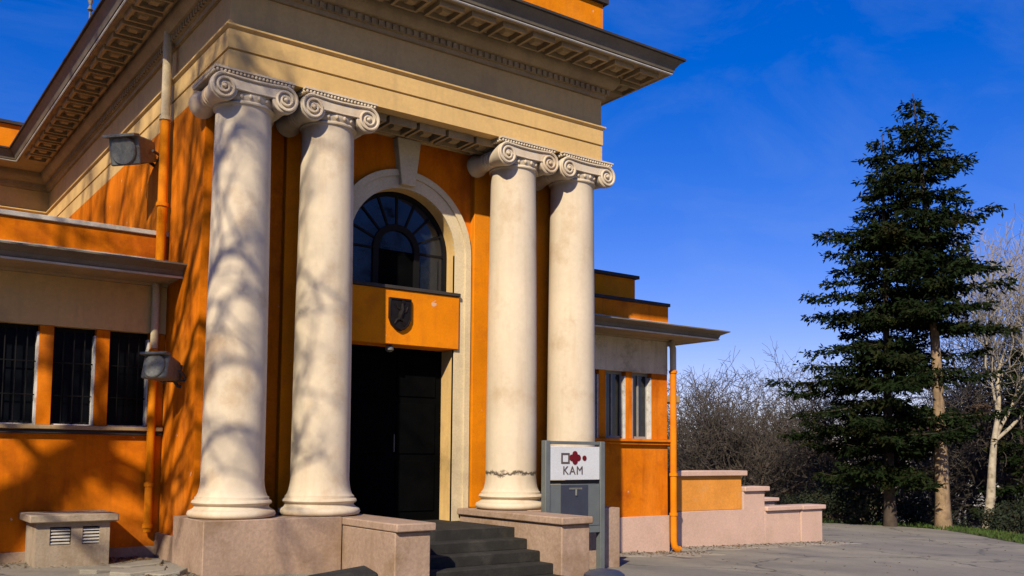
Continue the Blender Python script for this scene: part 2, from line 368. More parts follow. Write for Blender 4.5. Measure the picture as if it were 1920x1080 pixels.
m.tube([(-.02, yy, 3.90), (.05, yy, 3.86), (.07, yy, 3.78)], [.03, .022, .015], 8)
m.tube([(.02, yy, 4.04), (-.06, yy, 4.08), (-.09, yy, 4.15)], [.022, .018, .012], 8)
m.tube([(.02, yy, 4.0), (.10, yy, 4.02), (.13, yy, 4.10)], [.02, .016, .012], 8)
m.lathe([(.005, -.012), (.03, -.006), (.03, .01)], (.04, yy-.01, 4.185), 12, 'y'); m.v = [(x-.11, y, z) for x, y, z in m.v]; m.build('shield_relief', 'bronze', shd)
# closed door leaves, blackened in the colour for the dark of the open doorway
YD = YB+.36
m = MB(); m.box(-RI, RI, YD, YD+.08, ZD, 3.5); dr = m.build('door', 'interior_shade', B)
for sx in (-1, 1):
    for z0, z1 in ((.62, 1.5), (1.62, 2.5), (2.62, 3.36)):
        m = MB(); m.box(min(sx*.12, sx*.9), max(sx*.12, sx*.9), YD-.02, YD+.01, z0, z1); m.build('door_panel_field', 'interior_shade', dr, bevel=.008)
m = MB(); m.tube([(.06, YD-.05, 1.65), (.06, YD-.05, 1.95)], .014, 8); m.build('handle', 'metal_dark', dr)
# entrance lamp under the panel (small pale fitting) and loose cable above it
m = MB(); m.lathe([(.02, .0), (.07, -.03), (.075, -.09), (.04, -.12), (.01, -.125)], (-.22, YB+.02, 3.46), 16); tag(m.build('entrance_lamp', 'metal_grey'), 'small grey lamp fitting hanging under the orange panel over the door', 'lamp')
# arched window
YG = YB+.26; win = MB()
def arcband(r0, r1, a0, a1, y0, y1, zc=ZS, n=36, mm=None):
    mm = mm or MB(); an = [a0+(a1-a0)*i/n for i in range(n+1)]
    return mm.strip([(r0*math.cos(a), zc+r0*math.sin(a)) for a in an], [(r1*math.cos(a), zc+r1*math.sin(a)) for a in an], y0, y1)
ro = RI-.02; ri = .40
arcband(ro-.075, ro, 0, math.pi, YG-.03, YG+.05, mm=win)
win.box(-ro, -ro+.075, YG-.03, YG+.05, 4.46, ZS); win.box(ro-.075, ro, YG-.03, YG+.05, 4.46, ZS)
win.box(-ro, ro, YG-.031, YG+.049, 4.44, 4.50)
wf = win.build('arched_window', 'frame_dark', B)
mm = arcband(ri-.05, ri+.06, 0, math.pi, YG-.035, YG+.045); mm.box(-ri-.06, -ri+.05, YG-.035, YG+.045, 4.47, ZS); mm.box(ri-.05, ri+.06, YG-.035, YG+.045, 4.47, ZS); mm.build('window_mullion', 'frame_dark', wf)
spk = [math.pi*i/8 for i in range(0, 9)]
for a in spk[0:9]:
    mm = MB(); d = Vector((math.cos(a), math.sin(a))); n2 = Vector((-d.y, d.x))*.018
    p = [d*(ri+.03)+n2, d*(ri+.03)-n2, d*(ro-.04)-n2, d*(ro-.04)+n2]; mm.prism([(q.x, ZS+q.y) for q in p], YG-.02, YG+.03); mm.build('glazing_bar', 'frame_dark', wf)
for a0, a1 in zip(spk, spk[1:]):
    mm = arcband(ri+.05, ro-.06, a0+.03, a1-.03, YG+.002, YG+.012, n=6); mm.build('pane', 'glass', wf)
mm = arcband(.001, ri-.04, 0, math.pi, YG+.004, YG+.014, n=20); mm.build('pane', 'glass', wf)
for x0, x1, mt in ((-ro+.07, -ri-.05, 'glass'), (-ri+.04, ri-.04, 'interior_shade'), (ri+.05, ro-.07, 'glass')):  # centre pane is coloured black in place of the dark opening
    mm = MB(); mm.box(x0, x1, YG+.003, YG+.013, 4.49, ZS-.01); mm.build('pane', mt, wf)

# floor slab of the porch and plinth
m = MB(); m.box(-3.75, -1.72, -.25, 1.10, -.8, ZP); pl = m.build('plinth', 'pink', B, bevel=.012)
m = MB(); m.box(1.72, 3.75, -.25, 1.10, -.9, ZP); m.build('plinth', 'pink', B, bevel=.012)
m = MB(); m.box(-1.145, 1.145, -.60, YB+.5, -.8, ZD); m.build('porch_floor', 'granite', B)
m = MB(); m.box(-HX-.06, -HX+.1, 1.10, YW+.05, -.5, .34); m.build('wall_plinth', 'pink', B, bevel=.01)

# columns
def lerp(a, b, t): return a+(b-a)*t
shaft_prof = [(.505, .985), (.49, 1.0), (.468, 1.05), (.45, 1.13), (.441, 1.22)]
for i in range(1, 25):
    t = i/24; shaft_prof.append((.441-.041*(t**1.6), 1.22+(6.56-1.22)*t))
shaft_prof += [(.405, 6.585), (.415, 6.60)]
base_prof = [(.56, ZP+.001), (.60, ZP+.02), (.615, ZP+.055), (.60, ZP+.095), (.565, ZP+.115), (.55, ZP+.12), (.525, ZP+.14), (.515, ZP+.165), (.525, ZP+.185), (.545, ZP+.19), (.56, ZP+.215), (.545, ZP+.245), (.52, ZP+.255), (.515, ZP+.29), (.50, ZP+.296)]
def capital_mesh():
    m = MB()
    m.lathe([(.41, 6.595), (.435, 6.605), (.44, 6.625), (.43, 6.645), (.42, 6.65), (.425, 6.66), (.445, 6.69), (.455, 6.73), (.45, 6.80), (.40, 6.82)], (0, .4, 0), 48)
    for k in range(22):                                   # eggs of the echinus
        a = 2*math.pi*k/22; c = Vector((.447*math.cos(a), .4+.447*math.sin(a), 6.705))
        m.lathe([(.004, -.036), (.02, -.024), (.027, 0), (.022, .02), (.01, .035)], c, 8)
    return shared(m, 'echinus', 'stone', 40)
def volute_mesh(sx):
    m = MB(); cx, cz, rv = sx*.455, 6.772, .20
    # bolster: a roll running back through the capital, waisted in the middle
    m.lathe([(rv*.93, -.06), (rv, -.045), (rv*.99, .02), (rv*.80, .18), (rv*.72, .36), (rv*.70, .45), (rv*.72, .54), (rv*.80, .72), (rv*.99, .86), (rv, .92), (rv*.93, .935)], (cx, 0, cz), 32, 'y')
    for yb in (.38, .46, .54): m.lathe([(rv*.69, yb-.02), (rv*.76, yb), (rv*.69, yb+.02)], (cx, 0, cz), 28, 'y')
    pts = []; rad = []
    turns = 2.3; n = 84
    for i in range(n+1):
        t = i/n; a = math.pi/2+sx*(-1)*2*math.pi*turns*t*(-1) if False else math.pi/2-sx*2*math.pi*turns*t
        r = (rv-.018)*(1-t)**1.0*.88+.026
        pts.append((cx+r*math.cos(a), -.074, cz+r*math.sin(a))); rad.append(.025*(1-.4*t))
    m.tube(pts, rad, 7)
    m.lathe([(.006, -.112), (.026, -.10), (.034, -.075), (.034, -.05)], (cx, 0, cz), 16, 'y')
    return shared(m, 'volute', 'stone', 40)
def abacus_mesh():
    m = MB()
    m.box(-.455, .455, -.058, .91, 6.765, 6.955)
    m.tube([(-.455, -.068, 6.956), (-.2, -.072, 6.938), (0, -.072, 6.934), (.2, -.072, 6.938), (.455, -.068, 6.956)], .021, 7)
    m.tube([(-.36, -.06, 6.775), (0, -.064, 6.765), (.36, -.06, 6.775)], .014, 7)
    m.box(-.57, .57, -.05, .92, 6.985, 7.02); m.box(-.60, .60, -.085, .955, 7.021, 7.05)
    n = 21
    for k in range(n):
        x = -.56+1.12*k/(n-1); m.lathe([(.003, -.03), (.019, -.018), (.023, 0), (.012, .022)], (x, -.062, 6.998), 7)
    for k in range(17):
        for xx in (-.585, .585): m.lathe([(.003, -.03), (.019, -.018), (.023, 0), (.012, .022)], (xx, .0+.9*k/16, 6.998), 7)
    return shared(m, 'abacus', 'stone', 40)
me_sh = MB().lathe(shaft_prof, (0, .4, 0), 64); me_shaft = shared(me_sh, 'column', 'stone', 40)
me_shaft_c = me_shaft.copy(); me_shaft_c.materials.clear(); me_shaft_c.materials.append(MATS['stone_cracked'])
me_base = shared(MB().lathe(base_prof, (0, .4, 0), 64), 'column_base', 'stone', 50)
me_ech, me_vl, me_vr, me_ab = capital_mesh(), volute_mesh(-1), volute_mesh(1), abacus_mesh()
for i, x in enumerate((-3.14, -1.79, 1.79, 3.14)):
    c = mold('column', me_shaft_c if i == 2 else me_shaft, B, (x, 0, 0))
    if i == 2: c['label'] = 'column with a dark crack ringing its foot'
    for nm, me in (('column_base', me_base), ('echinus', me_ech), ('volute', me_vl), ('volute', me_vr), ('abacus', me_ab)):
        o = bpy.data.objects.new(nm, me); COL.objects.link(o); o.parent = c

# entablature running round portico and main block
PATH = [(-14, YM), (-HX, YM), (-HX, 0), (HX, 0), (HX, YM), (14, YM)]
PATH = [(x, y) for x, y in PATH]
m = MB(); m.sweep(PATH, [(-.85, 7.052), (0, 7.052), (0, 7.345), (-.022, 7.352), (-.022, 7.368), (.012, 7.375), (.012, 7.655), (.03, 7.662), (.055, 7.69), (.055, 7.715), (.0, 7.74), (-.85, 7.74)]); m.build('architrave', 'cream', B)
m = MB(); m.sweep(PATH, [(-.5, 7.743), (-.012, 7.743), (-.012, 8.235), (-.5, 8.235)]); m.build('frieze', 'cream', B)
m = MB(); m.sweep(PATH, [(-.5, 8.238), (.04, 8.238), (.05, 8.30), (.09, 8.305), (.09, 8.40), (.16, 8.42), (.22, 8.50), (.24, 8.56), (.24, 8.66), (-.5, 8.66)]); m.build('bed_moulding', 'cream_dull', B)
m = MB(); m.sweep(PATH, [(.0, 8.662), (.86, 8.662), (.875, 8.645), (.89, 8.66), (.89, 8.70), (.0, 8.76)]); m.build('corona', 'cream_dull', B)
m = MB(); m.sweep(PATH, [(.87, 8.704), (.90, 8.68), (.935, 8.69), (.955, 8.76), (1.03, 8.86), (1.06, 8.885), (1.06, 8.925), (.2, 8.985), (.2, 8.77)]); gut = m.build('gutter', 'gutter', B)
m = MB(); m.sweep(PATH, [(.9, 8.928), (1.062, 8.888), (1.10, 8.895), (1.10, 8.935), (.9, 8.965)]); m.build('roof_edge', 'roof_dark', B)
m = MB(); m.sweep(PATH, [(.892, 8.652), (.905, 8.644), (.918, 8.66), (.918, 8.676), (.892, 8.676)]); m.build('gutter_lip', 'flashing', B)
# dentils of the bed moulding (too small to pick apart)
m = MB()
k = -HX-.06
while k < HX+.12: m.box(k, k+.07, -.125, -.088, 8.31, 8.395); k += .125
k = .02
while k < YM-.3:
    m.box(-HX-.125, -HX-.088, k, k+.07, 8.31, 8.395); k += .125
o = m.build('dentil_band', 'cream_dull', B); o['kind'] = 'stuff'
# coffers on the soffit of the cornice
def coffer(s, h, mat):
    m = MB(); t = .05
    for x0, x1, y0, y1 in ((-s, s, -s, -s+t), (-s, s, s-t, s), (-s, -s+t, -s+t, s-t), (s-t, s, -s+t, s-t)): m.box(x0, x1, y0, y1, -h, 0)
    q = s*.52; m.add([(-q, -q, 0), (q, -q, 0), (q, q, 0), (-q, q, 0), (-q*.55, -q*.55, -h*.9), (q*.55, -q*.55, -h*.9), (q*.55, q*.55, -h*.9), (-q*.55, q*.55, -h*.9)], [(0, 1, 5, 4), (1, 2, 6, 5), (2, 3, 7, 6), (3, 0, 4, 7), (4, 5, 6, 7)])
    return shared(m, 'coffer', mat)
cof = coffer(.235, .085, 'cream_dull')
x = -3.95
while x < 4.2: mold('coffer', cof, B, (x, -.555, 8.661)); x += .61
y = .06
while y < 12.2: mold('coffer', cof, B, (-HX-.555, y, 8.661)); y += .61
mold('coffer', cof, B, (HX+.555, .06, 8.661))
# porch soffit with coffers
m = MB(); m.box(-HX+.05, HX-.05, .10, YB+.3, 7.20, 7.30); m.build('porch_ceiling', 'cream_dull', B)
m = MB(); m.box(-1.2, 1.2, .84, 1.0, 7.04, 7.20); m.build('ceiling_rail', 'cream', B, bevel=.01)
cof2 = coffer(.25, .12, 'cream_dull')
for i in range(5): mold('coffer', cof2, B, (-1.12+.56*i, .47, 7.051))
# attic
m = MB(); m.box(-HX, HX, -.02, YM+6, 8.98, 10.07); m.build('attic', 'orange_plain', B)
m = MB(); m.box(-HX-.08, HX+.08, -.10, YM+6, 10.073, 10.16); m.build('attic_cap', 'roof_dark', B)
m = MB(); m.box(-14, -HX-.003, YM+.1, YM+6, 8.98, 9.86); m.build('attic', 'orange_plain', B)
m = MB(); m.box(-14.1, -HX-.003, YM, YM+6, 9.863, 9.94); m.build('attic_cap', 'roof_dark', B)
m = MB(); m.box(-14, 14, YM+.02, YM+7, -1.5, 7.05); m.build('main_wall', 'orange', B)
m = MB(); m.box(-13.9, 13.9, YM+.3, YM+7, 7.0, 8.97); m.build('main_wall', 'cream', B)
m = MB(); m.box(-HX+.4, HX-.4, 1.7, YM, 7.0, 8.97); m.build('inner_core', 'interior_shade', B)

# wings
WX = 7.84
def wing(s):
    gx = (lambda x: x) if s > 0 else (lambda x: -x)
    def bx(x0, x1, y0, y1, z0, z1, mm=None):
        mm = mm or MB(); a, b = gx(x0), gx(x1); return mm.box(min(a, b), max(a, b), y0, y1, z0, z1)
    w0 = HX+.003; wins = []
    k = 3.77 if s < 0 else 7.34-.6-3*.8
    for i in range(5 if s < 0 else 4): wins.append((k+.8*i, k+.8*i+.6))
    # wall: lower part, pillars between the windows
    bx(w0, WX, YW, YW+.35, -1.2, 2.0).build('wing_wall', 'orange', B)
    edges = [w0]+[e for w in wins for e in w]+[WX]
    for a, b in zip(edges[0::2], edges[1::2]):
        if b-a > .01: bx(a, b, YW, YW+.35, 2.003, 3.50).build('wing_pillar', 'orange', B, bevel=.006)
    bx(w0, WX-.003, YW-.012, YW+.35, 3.503, 4.26).build('wing_frieze', 'cream_pale' if s > 0 else 'cream', B)
    bx(WX-.35, WX, YW+.353, YM-.1, -1.2, 4.26).build('wing_end_wall', 'orange', B)
    if s > 0: bx(HX+.06, WX+.03, YW-.035, YW+.2, -1.2, .27).build('wall_plinth', 'pink_clean', B, bevel=.01)
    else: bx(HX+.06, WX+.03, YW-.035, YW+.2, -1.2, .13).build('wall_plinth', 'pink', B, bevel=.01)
    sl = bx(w0 if s > 0 else HX+.02, WX+.10, YW-.13, YW+.02, 1.935, 2.0); sl.build('sill_band', 'cream_dull' if s < 0 else 'orange', B, bevel=.012)
    bx(w0 if s > 0 else HX+.02, WX+.06, YW-.085, YW+.02, 1.87, 1.932).build('sill_moulding', 'roof_dark' if s < 0 else 'orange', B, bevel=.01)
    pth = [(-WX, YM), (-WX, YW), (-w0, YW)] if s < 0 else [(w0, YW), (WX, YW), (WX, YM)]
    def sw(prof, nm, mt): MB().sweep(pth, prof).build(nm, mt, B)
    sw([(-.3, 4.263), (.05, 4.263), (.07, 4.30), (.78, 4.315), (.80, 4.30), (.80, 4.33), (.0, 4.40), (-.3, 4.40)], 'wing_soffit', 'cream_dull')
    sw([(.78, 4.335), (.815, 4.31), (.83, 4.33), (.86, 4.40), (.97, 4.455), (1.02, 4.475), (1.02, 4.50), (.1, 4.68), (.1, 4.42)], 'wing_gutter', 'gutter')
    sw([(.802, 4.30), (.835, 4.29), (.85, 4.318), (.832, 4.326), (.812, 4.305)], 'gutter_lip', 'flashing')
    bx(w0, WX+.06, YW+.02, YW+.30, 4.66, 5.09).build('parapet', 'orange', B)
    bx(w0, WX+.10, YW-.02, YW+.34, 5.093, 5.17).build('parapet_cap', 'roof_dark' if s > 0 else 'flashing', B, bevel=.01)
    bx(w0, WX+.09, YW-.02, YW+.03, 4.675, 4.715).build('parapet_flashing', 'flashing', B)
    bx(w0, WX-.05, YW+.31, YM-.1, 4.30, 4.72).build('wing_roof', 'roof_dark', B)
    bx(w0+.02, WX-.36, YW+1.2, YW+1.3, -1, 4.26).build('inner_wall', 'interior_shade', B)
    for a, b in wins:
        wf = bx(a+.003, a+.05, YW+.14, YW+.20, 2.003, 3.498); bx(b-.05, b-.003, YW+.14, YW+.20, 2.003, 3.498, wf); bx(a+.05, b-.05, YW+.14, YW+.20, 2.003, 2.06, wf); bx(a+.05, b-.05, YW+.14, YW+.20, 3.44, 3.498, wf)
        wo = wf.build('window', 'frame_dark' if s < 0 else 'frame_grey', B)
        bx(a+.05, b-.05, YW+.165, YW+.175, 2.06, 3.44).build('pane', 'glass_dark' if s < 0 else 'glass', wo)
        if s < 0:
            lo, hi = sorted((gx(a), gx(b)))
            mm = MB(); mm.box(hi-.026, hi-.002, YW+.015, YW+.139, 2.003, 3.40); mm.build('jamb', 'frame_white', wo)
            mm = MB(); mm.box(lo+.02, hi-.03, YW+.05, YW+.135, 2.003, 2.022); mm.build('window_sill', 'frame_white', wo)
            for k in range(1, 4):
                xx = lo+.6*k/4; mm = MB(); mm.tube([(xx, YW+.06, 2.01), (xx, YW+.06, 3.48)], .011, 6); mm.build('grille_bar', 'frame_dark', wo)
            for zz in (2.45, 2.95):
                mm = MB(); mm.tube([(lo+.005, YW+.06, zz), (hi-.005, YW+.06, zz)], .010, 6); mm.build('grille_bar', 'frame_dark', wo)
        else:
            mm = MB(); mm.box(b-.03, b-.003, YW+.01, YW+.139, 2.003, 3.40); mm.build('jamb', 'frame_white', wo)
            mm = MB(); mm.box(a+.003, a+.03, YW+.01, YW+.139, 2.003, 3.40); mm.build('jamb', 'frame_grey', wo)
            mm = MB(); mm.box((a+b)/2-.02, (a+b)/2+.02, YW+.14, YW+.19, 2.06, 3.44); mm.build('window_mullion', 'frame_grey', wo)
wing(-1); wing(1)
# square block on the roof of the right wing
m = MB(); m.box(HX+.003, 7.72, 3.55, 8.5, 4.70, 5.86); m.build('roof_block', 'orange_plain', B)
m = MB(); m.box(HX+.003, 7.80, 3.47, 8.6, 5.863, 5.94); m.build('roof_block_cap', 'roof_dark', B)
# rear annex behind the right wing: only its sill and cornice ends show
m = MB(); m.box(8.0, 12.05, 7.2, 12, -1.4, 3.2); m.build('annex_wall', 'orange', B)
m = MB(); m.box(8.0, 12.75, 6.9, 12, 3.2, 3.42); m.build('annex_cornice', 'cream_dull', B, bevel=.03)
m = MB(); m.box(8.0, 12.4, 7.0, 12, 1.75, 1.9); m.build('annex_sill', 'cream_dull', B, bevel=.02)

# downpipes
def pipe(pts, r, split, zb, nm='downpipe', hop=True):
    # cream down to the height split, orange below
    top = MB(); top.tube([p for p in pts if p[2] >= split]+[(pts[0][0] if False else [p for p in pts if p[2] < split][0][0], [p for p in pts if p[2] < split][0][1], split)], r, 16)
    o = top.build(nm, 'trim', B)
    lo = MB(); l0 = [p for p in pts if p[2] < split]; lo.tube([(l0[0][0], l0[0][1], split-.002)]+l0, r*1.01, 16); lo.build('pipe_lower', 'orange_plain', o)
    for z in zb:
        q = MB(); q.lathe([(r*1.0, -.035), (r*1.28, -.03), (r*1.28, .03), (r*1.0, .035)], (l0[0][0], l0[0][1], z), 16); q.build('pipe_collar', 'orange_plain' if z < split else 'trim', o)
    return o
px, py = -HX-.13, 2.49
px = -3.73
pipe([(px, py+.05, 4.30), (px, py, 4.2), (px, py, 3.4), (px, py, .42), (px, py-.0, .36)], .062, 3.25, (3.2, 1.1, .45))
pipe([(-HX-.14, 2.55, 8.62), (-HX-.14, 2.55, 8.4), (-HX-.14, 2.55, 7.0), (-HX-.14, 2.55, 4.62)], .075, 7.03, (7.03, 5.6))
px, py = WX+.05, YW-.14
pipe([(px, py+.3, 4.30), (px, py+.05, 4.22), (px, py, 4.10), (px, py, 3.5), (px, py, -.30), (px+.02, py, -.42), (px+.10, py-.02, -.50), (px+.17, py-.02, -.50)], .075, 3.58, (3.56, 1.2, .3))
# finial on the gutter of the left eave
m = MB(); m.tube([(-4.55, 4.2, 8.92), (-4.55, 4.2, 9.45)], .018, 8); m.lathe([(.01, 0), (.05, .04), (.02, .12), (.045, .2), (.008, .34)], (-4.55, 4.2, 9.2), 12)
tag(m.build('roof_finial', 'metal_grey'), 'small grey spike finial standing on the left eave against the sky', 'finial')

# ------------------------------------------------------------------ stairs
S = empty('entrance_stairs', (0, -1, -.2)); tag(S, 'dark grey stone stairs between two low pink cheek walls before the door', 'stairs')
ST = [(.30, -.605), (.14, -.94), (-.02, -1.27), (-.18, -1.60)]
rng = random.Random(4)
for i, (z, yf) in enumerate(ST):
    yb = -.585 if i == 0 else ST[i-1][1]+.0
    m = MB(); m.box(-1.145+rng.uniform(0, .004), 1.145, yf-.34, yb-.02, z-.17-.15*(i == 3), z)
    m.build('step', 'granite', S, bevel=.018)
for s in (-1, 1):
    a, b = sorted((s*1.15, s*1.70))
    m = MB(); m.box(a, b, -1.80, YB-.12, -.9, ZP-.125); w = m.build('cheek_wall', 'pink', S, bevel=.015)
    a, b = sorted((s*1.10, s*1.717))
    m = MB(); m.box(a, b, -1.87, YB-.10, ZP-.12, ZP-.008); m.build('coping', 'pink', w, bevel=.018)

# ------------------------------------------------------------------ things
# information stand
K = empty('information_stand', (2.4, -.5, gz(2.4))); tag(K, 'grey metal information stand with a white logo panel in front of the right columns', 'sign')
x0, x1, yk = 1.84, 3.05, -.52
for x in (x0, x1):
    m = MB(); m.box(x-.05, x+.05, yk-.06, yk+.06, gz(x)-.02, 1.86); m.build('post', 'stand_grey', K, bevel=.008)
m = MB(); m.box(x0+.05, x1-.05, yk-.03, yk+.03, 1.80, 1.855); m.build('top_rail', 'stand_grey', K, bevel=.006)
m = MB(); m.box(x0+.06, x1-.06, yk-.045, yk+.03, 1.20, 1.765); lp = m.build('logo_panel', 'panel_white', K, bevel=.006)
m = MB(); m.box(x0+.055, x1-.055, yk-.025, yk+.025, 1.135, 1.195); m.build('rail', 'frame_dark', K)
m = MB(); m.box(x0+.055, x1-.055, yk-.04, yk+.03, .42, 1.13); body = m.build('body_panel', 'stand_grey', K, bevel=.006)
m = MB(); m.box(2.13, 2.72, yk-.052, yk-.041, .56, 1.115); m.build('notice_board', 'bin_dark', body)
m = MB(); m.box(2.30, 2.58, yk-.062, yk-.053, 1.04, 1.07); m.tube([(2.45, yk-.06, 1.04), (2.45, yk-.06, .94)], .018, 8); m.build('lamp_bracket', 'metal_grey', body)
m = MB(); m.box(x0+.055, x1-.055, yk-.05, yk+.04, .30, .415); m.build('bottom_rail', 'stand_grey', K, bevel=.006)
yl = yk-.049
m = MB()                                                  # square outline, rosette, dot
for a, b, c, d in ((2.13, 2.31, 1.625, 1.655), (2.13, 2.31, 1.475, 1.505), (2.13, 2.16, 1.505, 1.625), (2.28, 2.31, 1.505, 1.625)): m.box(a, b, yl-.004, yl+.003, c, d)
m.build('logo_square', 'logo_grey', lp)
m = MB()
def disc(m, x, z, r, n=20): m.prism([(x+r*math.cos(2*math.pi*i/n), z+r*math.sin(2*math.pi*i/n)) for i in range(n)], yl-.005, yl+.003)
for dx, dz in ((-.07, 0), (.0, .06), (.07, 0), (0, -.06)): 
    mm = m; disc(mm, 2.43+dx, 1.575+dz, .056)
m.box(2.38, 2.48, yl-.0056, yl+.002, 1.53, 1.62)
m.build('logo_rosette', 'logo_red', lp)
m = MB(); disc(m, 2.64, 1.57, .045); m.build('logo_dot', 'logo_red', lp)
cu = bpy.data.curves.new('logo_text', 'FONT'); cu.body = 'KAM'; cu.size = .20; cu.extrude = .003; cu.offset = 0; cu.space_character = 1.15
tmp = bpy.data.objects.new('tmp', cu); COL.objects.link(tmp)
bpy.context.view_layer.update()
me = bpy.data.meshes.new_from_object(tmp.evaluated_get(bpy.context.evaluated_depsgraph_get())); bpy.data.objects.remove(tmp)
me.materials.clear(); me.materials.append(MATS['logo_grey']); me.transform(Matrix.Translation((2.16, yl-.002, 1.295)) @ Matrix.Rotation(R(90), 4, 'X'))
link('logo_text', me, lp)
# dark bin lid near the camera, dark slab
g = gz(.1)
m = MB(); T = empty('litter_bin', (.05, -4.0, g)); tag(T, 'low dark blue-grey bin with a rounded lid in front of the information stand', 'bin')
m.lathe([(.20, g), (.22, g+.02), (.235, g+.28), (.22, g+.29)], (.05, -4.0, 0), 28); m.build('body', 'bin_dark', T)
m = MB(); m.lathe([(.25, g+.292), (.262, g+.31), (.25, g+.345), (.19, g+.385), (.09, g+.405), (.01, g+.41)], (.05, -4.0, 0), 28); m.build('lid', 'bin_dark', T)
T = empty('stone_block', (-3.0, -3.6, 0)); tag(T, 'low dark stone block with a sloping top before the left cheek wall', 'block')
m = MB(); m.add([(-3.62, -3.55, -.1), (-3.0, -3.75, -.1), (-2.86, -3.2, -.1), (-3.5, -3.0, -.1), (-3.60, -3.53, .19), (-3.02, -3.72, .285), (-2.90, -3.24, .30), (-3.48, -3.04, .20)], [(0, 3, 2, 1), (4, 5, 6, 7), (0, 1, 5, 4), (1, 2, 6, 5), (2, 3, 7, 6), (3, 0, 4, 7)]); m.build('block_body', 'granite', T, bevel=.025)
m = MB(); m.add([(-3.66, -3.58, .19), (-2.99, -3.79, .287), (-2.85, -3.21, .302), (-3.52, -3.0, .202), (-3.63, -3.56, .245), (-3.01, -3.76, .335), (-2.88, -3.23, .35), (-3.49, -3.03, .255)], [(0, 3, 2, 1), (4, 5, 6, 7), (0, 1, 5, 4), (1, 2, 6, 5), (2, 3, 7, 6), (3, 0, 4, 7)]); m.build('block_top', 'granite', T, bevel=.02)
# vent housing at the foot of the left wing
V = empty('vent_housing', (-5, 2, 0)); tag(V, 'low stone vent box with a slab lid and two louvres by the left wing', 'vent')
vy = 1.75
m = MB(); m.box(-5.44, -5.26, vy, 2.55, -.3, .60); m.box(-4.98, -4.83, vy+.001, 2.5, .28, .598); m.box(-4.60, -4.46, vy, 2.55, -.3, .60); m.box(-5.26, -4.60, vy+.0005, 2.5, -.3, .28); m.box(-5.26, -4.60, vy+.0005, 2.5, .535, .60); m.build('vent_walls', 'stone_dull', V)
m = MB(); m.box(-5.26, -4.60, vy+.14, vy+.16, .28, .535); m.build('vent_back', 'interior_shade', V)
sl = MB(); sl.add([(-.139, 0, -.022), (.111, 0, -.022), (.111, .05, .004), (-.139, .05, .004), (-.139, 0, -.010), (.111, 0, -.010), (.111, .05, .016), (-.139, .05, .016)], [(0, 3, 2, 1), (4, 5, 6, 7), (0, 1, 5, 4), (1, 2, 6, 5), (2, 3, 7, 6), (3, 0, 4, 7)])
sl = shared(sl, 'louvre_slat', 'flashing')
for xc in (-5.106, -4.701):
    for i in range(5): mold('louvre_slat', sl, V, (xc if xc < -5 else xc, vy+.01, .315+.046*i))
m = MB(); m.box(-5.54, -4.36, vy-.10, 2.58, .604, .715); m.build('lid_slab', 'stone_dull', V, bevel=.018)
# broken paving by the vent, fallen leaves along the walls
PS = [(-4.15, 1.2, .42, .30, .2, .05), (-3.95, .75, .38, .33, -.3, .03), (-4.35, .45, .50, .36, .1, .05), (-4.75, .9, .40, .28, .5, .04), (-4.05, .15, .33, .3, .9, .05)]
PL = ['broken grey paving slab nearest the plinth corner, by the vent box', 'tilted broken paving slab beside the left plinth', 'large broken paving slab in front of the vent box', 'small broken paving slab under the right end of the vent box', 'broken paving slab nearest the viewer beside the left plinth']
for (x, y, a, b, rz, h), lb in zip(PS, PL):
    q = random.Random(x*y); P = [(a*math.cos(t)*q.uniform(.75, 1.1), b*math.sin(t)*q.uniform(.75, 1.1)) for t in (.3, 1.2, 2.2, 3.2, 4.1, 5.2)]
    c_, s_ = math.cos(rz), math.sin(rz); P = [(x+u*c_-w*s_, y+u*s_+w*c_) for u, w in P]; n = len(P); g0 = gz(x)
    tl = q.uniform(-.06, .06); m = MB(); m.add([(u, w, g0-.05) for u, w in P]+[(u, w, g0+h+tl*(u-x)+.07*q.uniform(-.2, .2)) for u, w in P], [tuple(range(n-1, -1, -1)), tuple(range(n, 2*n))]+[(i, (i+1) % n, n+(i+1) % n, n+i) for i in range(n)])
    tag(m.build('paving_slab', 'asphalt', bevel=.012), lb, 'slab')
nr = np.random.default_rng(21); LP = []
for k in range(2600):
    e = nr.integers(0, 5)
    if e == 0: x, y = nr.uniform(-7.5, -3.9), 2.5-abs(nr.normal())*.35
    elif e == 1: x, y = nr.uniform(3.8, 8.6), 2.5-abs(nr.normal())*.4
    elif e == 2: x, y = nr.uniform(8.8, 15), 3.4-abs(nr.normal())*.45
    elif e == 3: x, y = nr.uniform(5, 24), nr.uniform(-6, 9)
    else: x, y = -3.8-abs(nr.normal())*.3, nr.uniform(-.3, 2.4)
    LP.append((x, y, gz(x)+.012+nr.uniform(0, .012)))
LP = np.array(LP); D = nr.normal(size=LP.shape)*np.array([1, 1, .18]); D /= np.linalg.norm(D, axis=1)[:, None]; L = nr.uniform(.035, .085, len(LP))
up = nr.normal(size=LP.shape)*.25+np.array([0, 0, 1]); sd_ = np.cross(D, up); sd_ /= np.linalg.norm(sd_, axis=1)[:, None]
Vq = np.stack([LP, LP+D*(L*.5)[:, None]+sd_*(L*.3)[:, None], LP+D*L[:, None], LP+D*(L*.5)[:, None]-sd_*(L*.3)[:, None]], 1).reshape(-1, 3)
LITTER = Vq
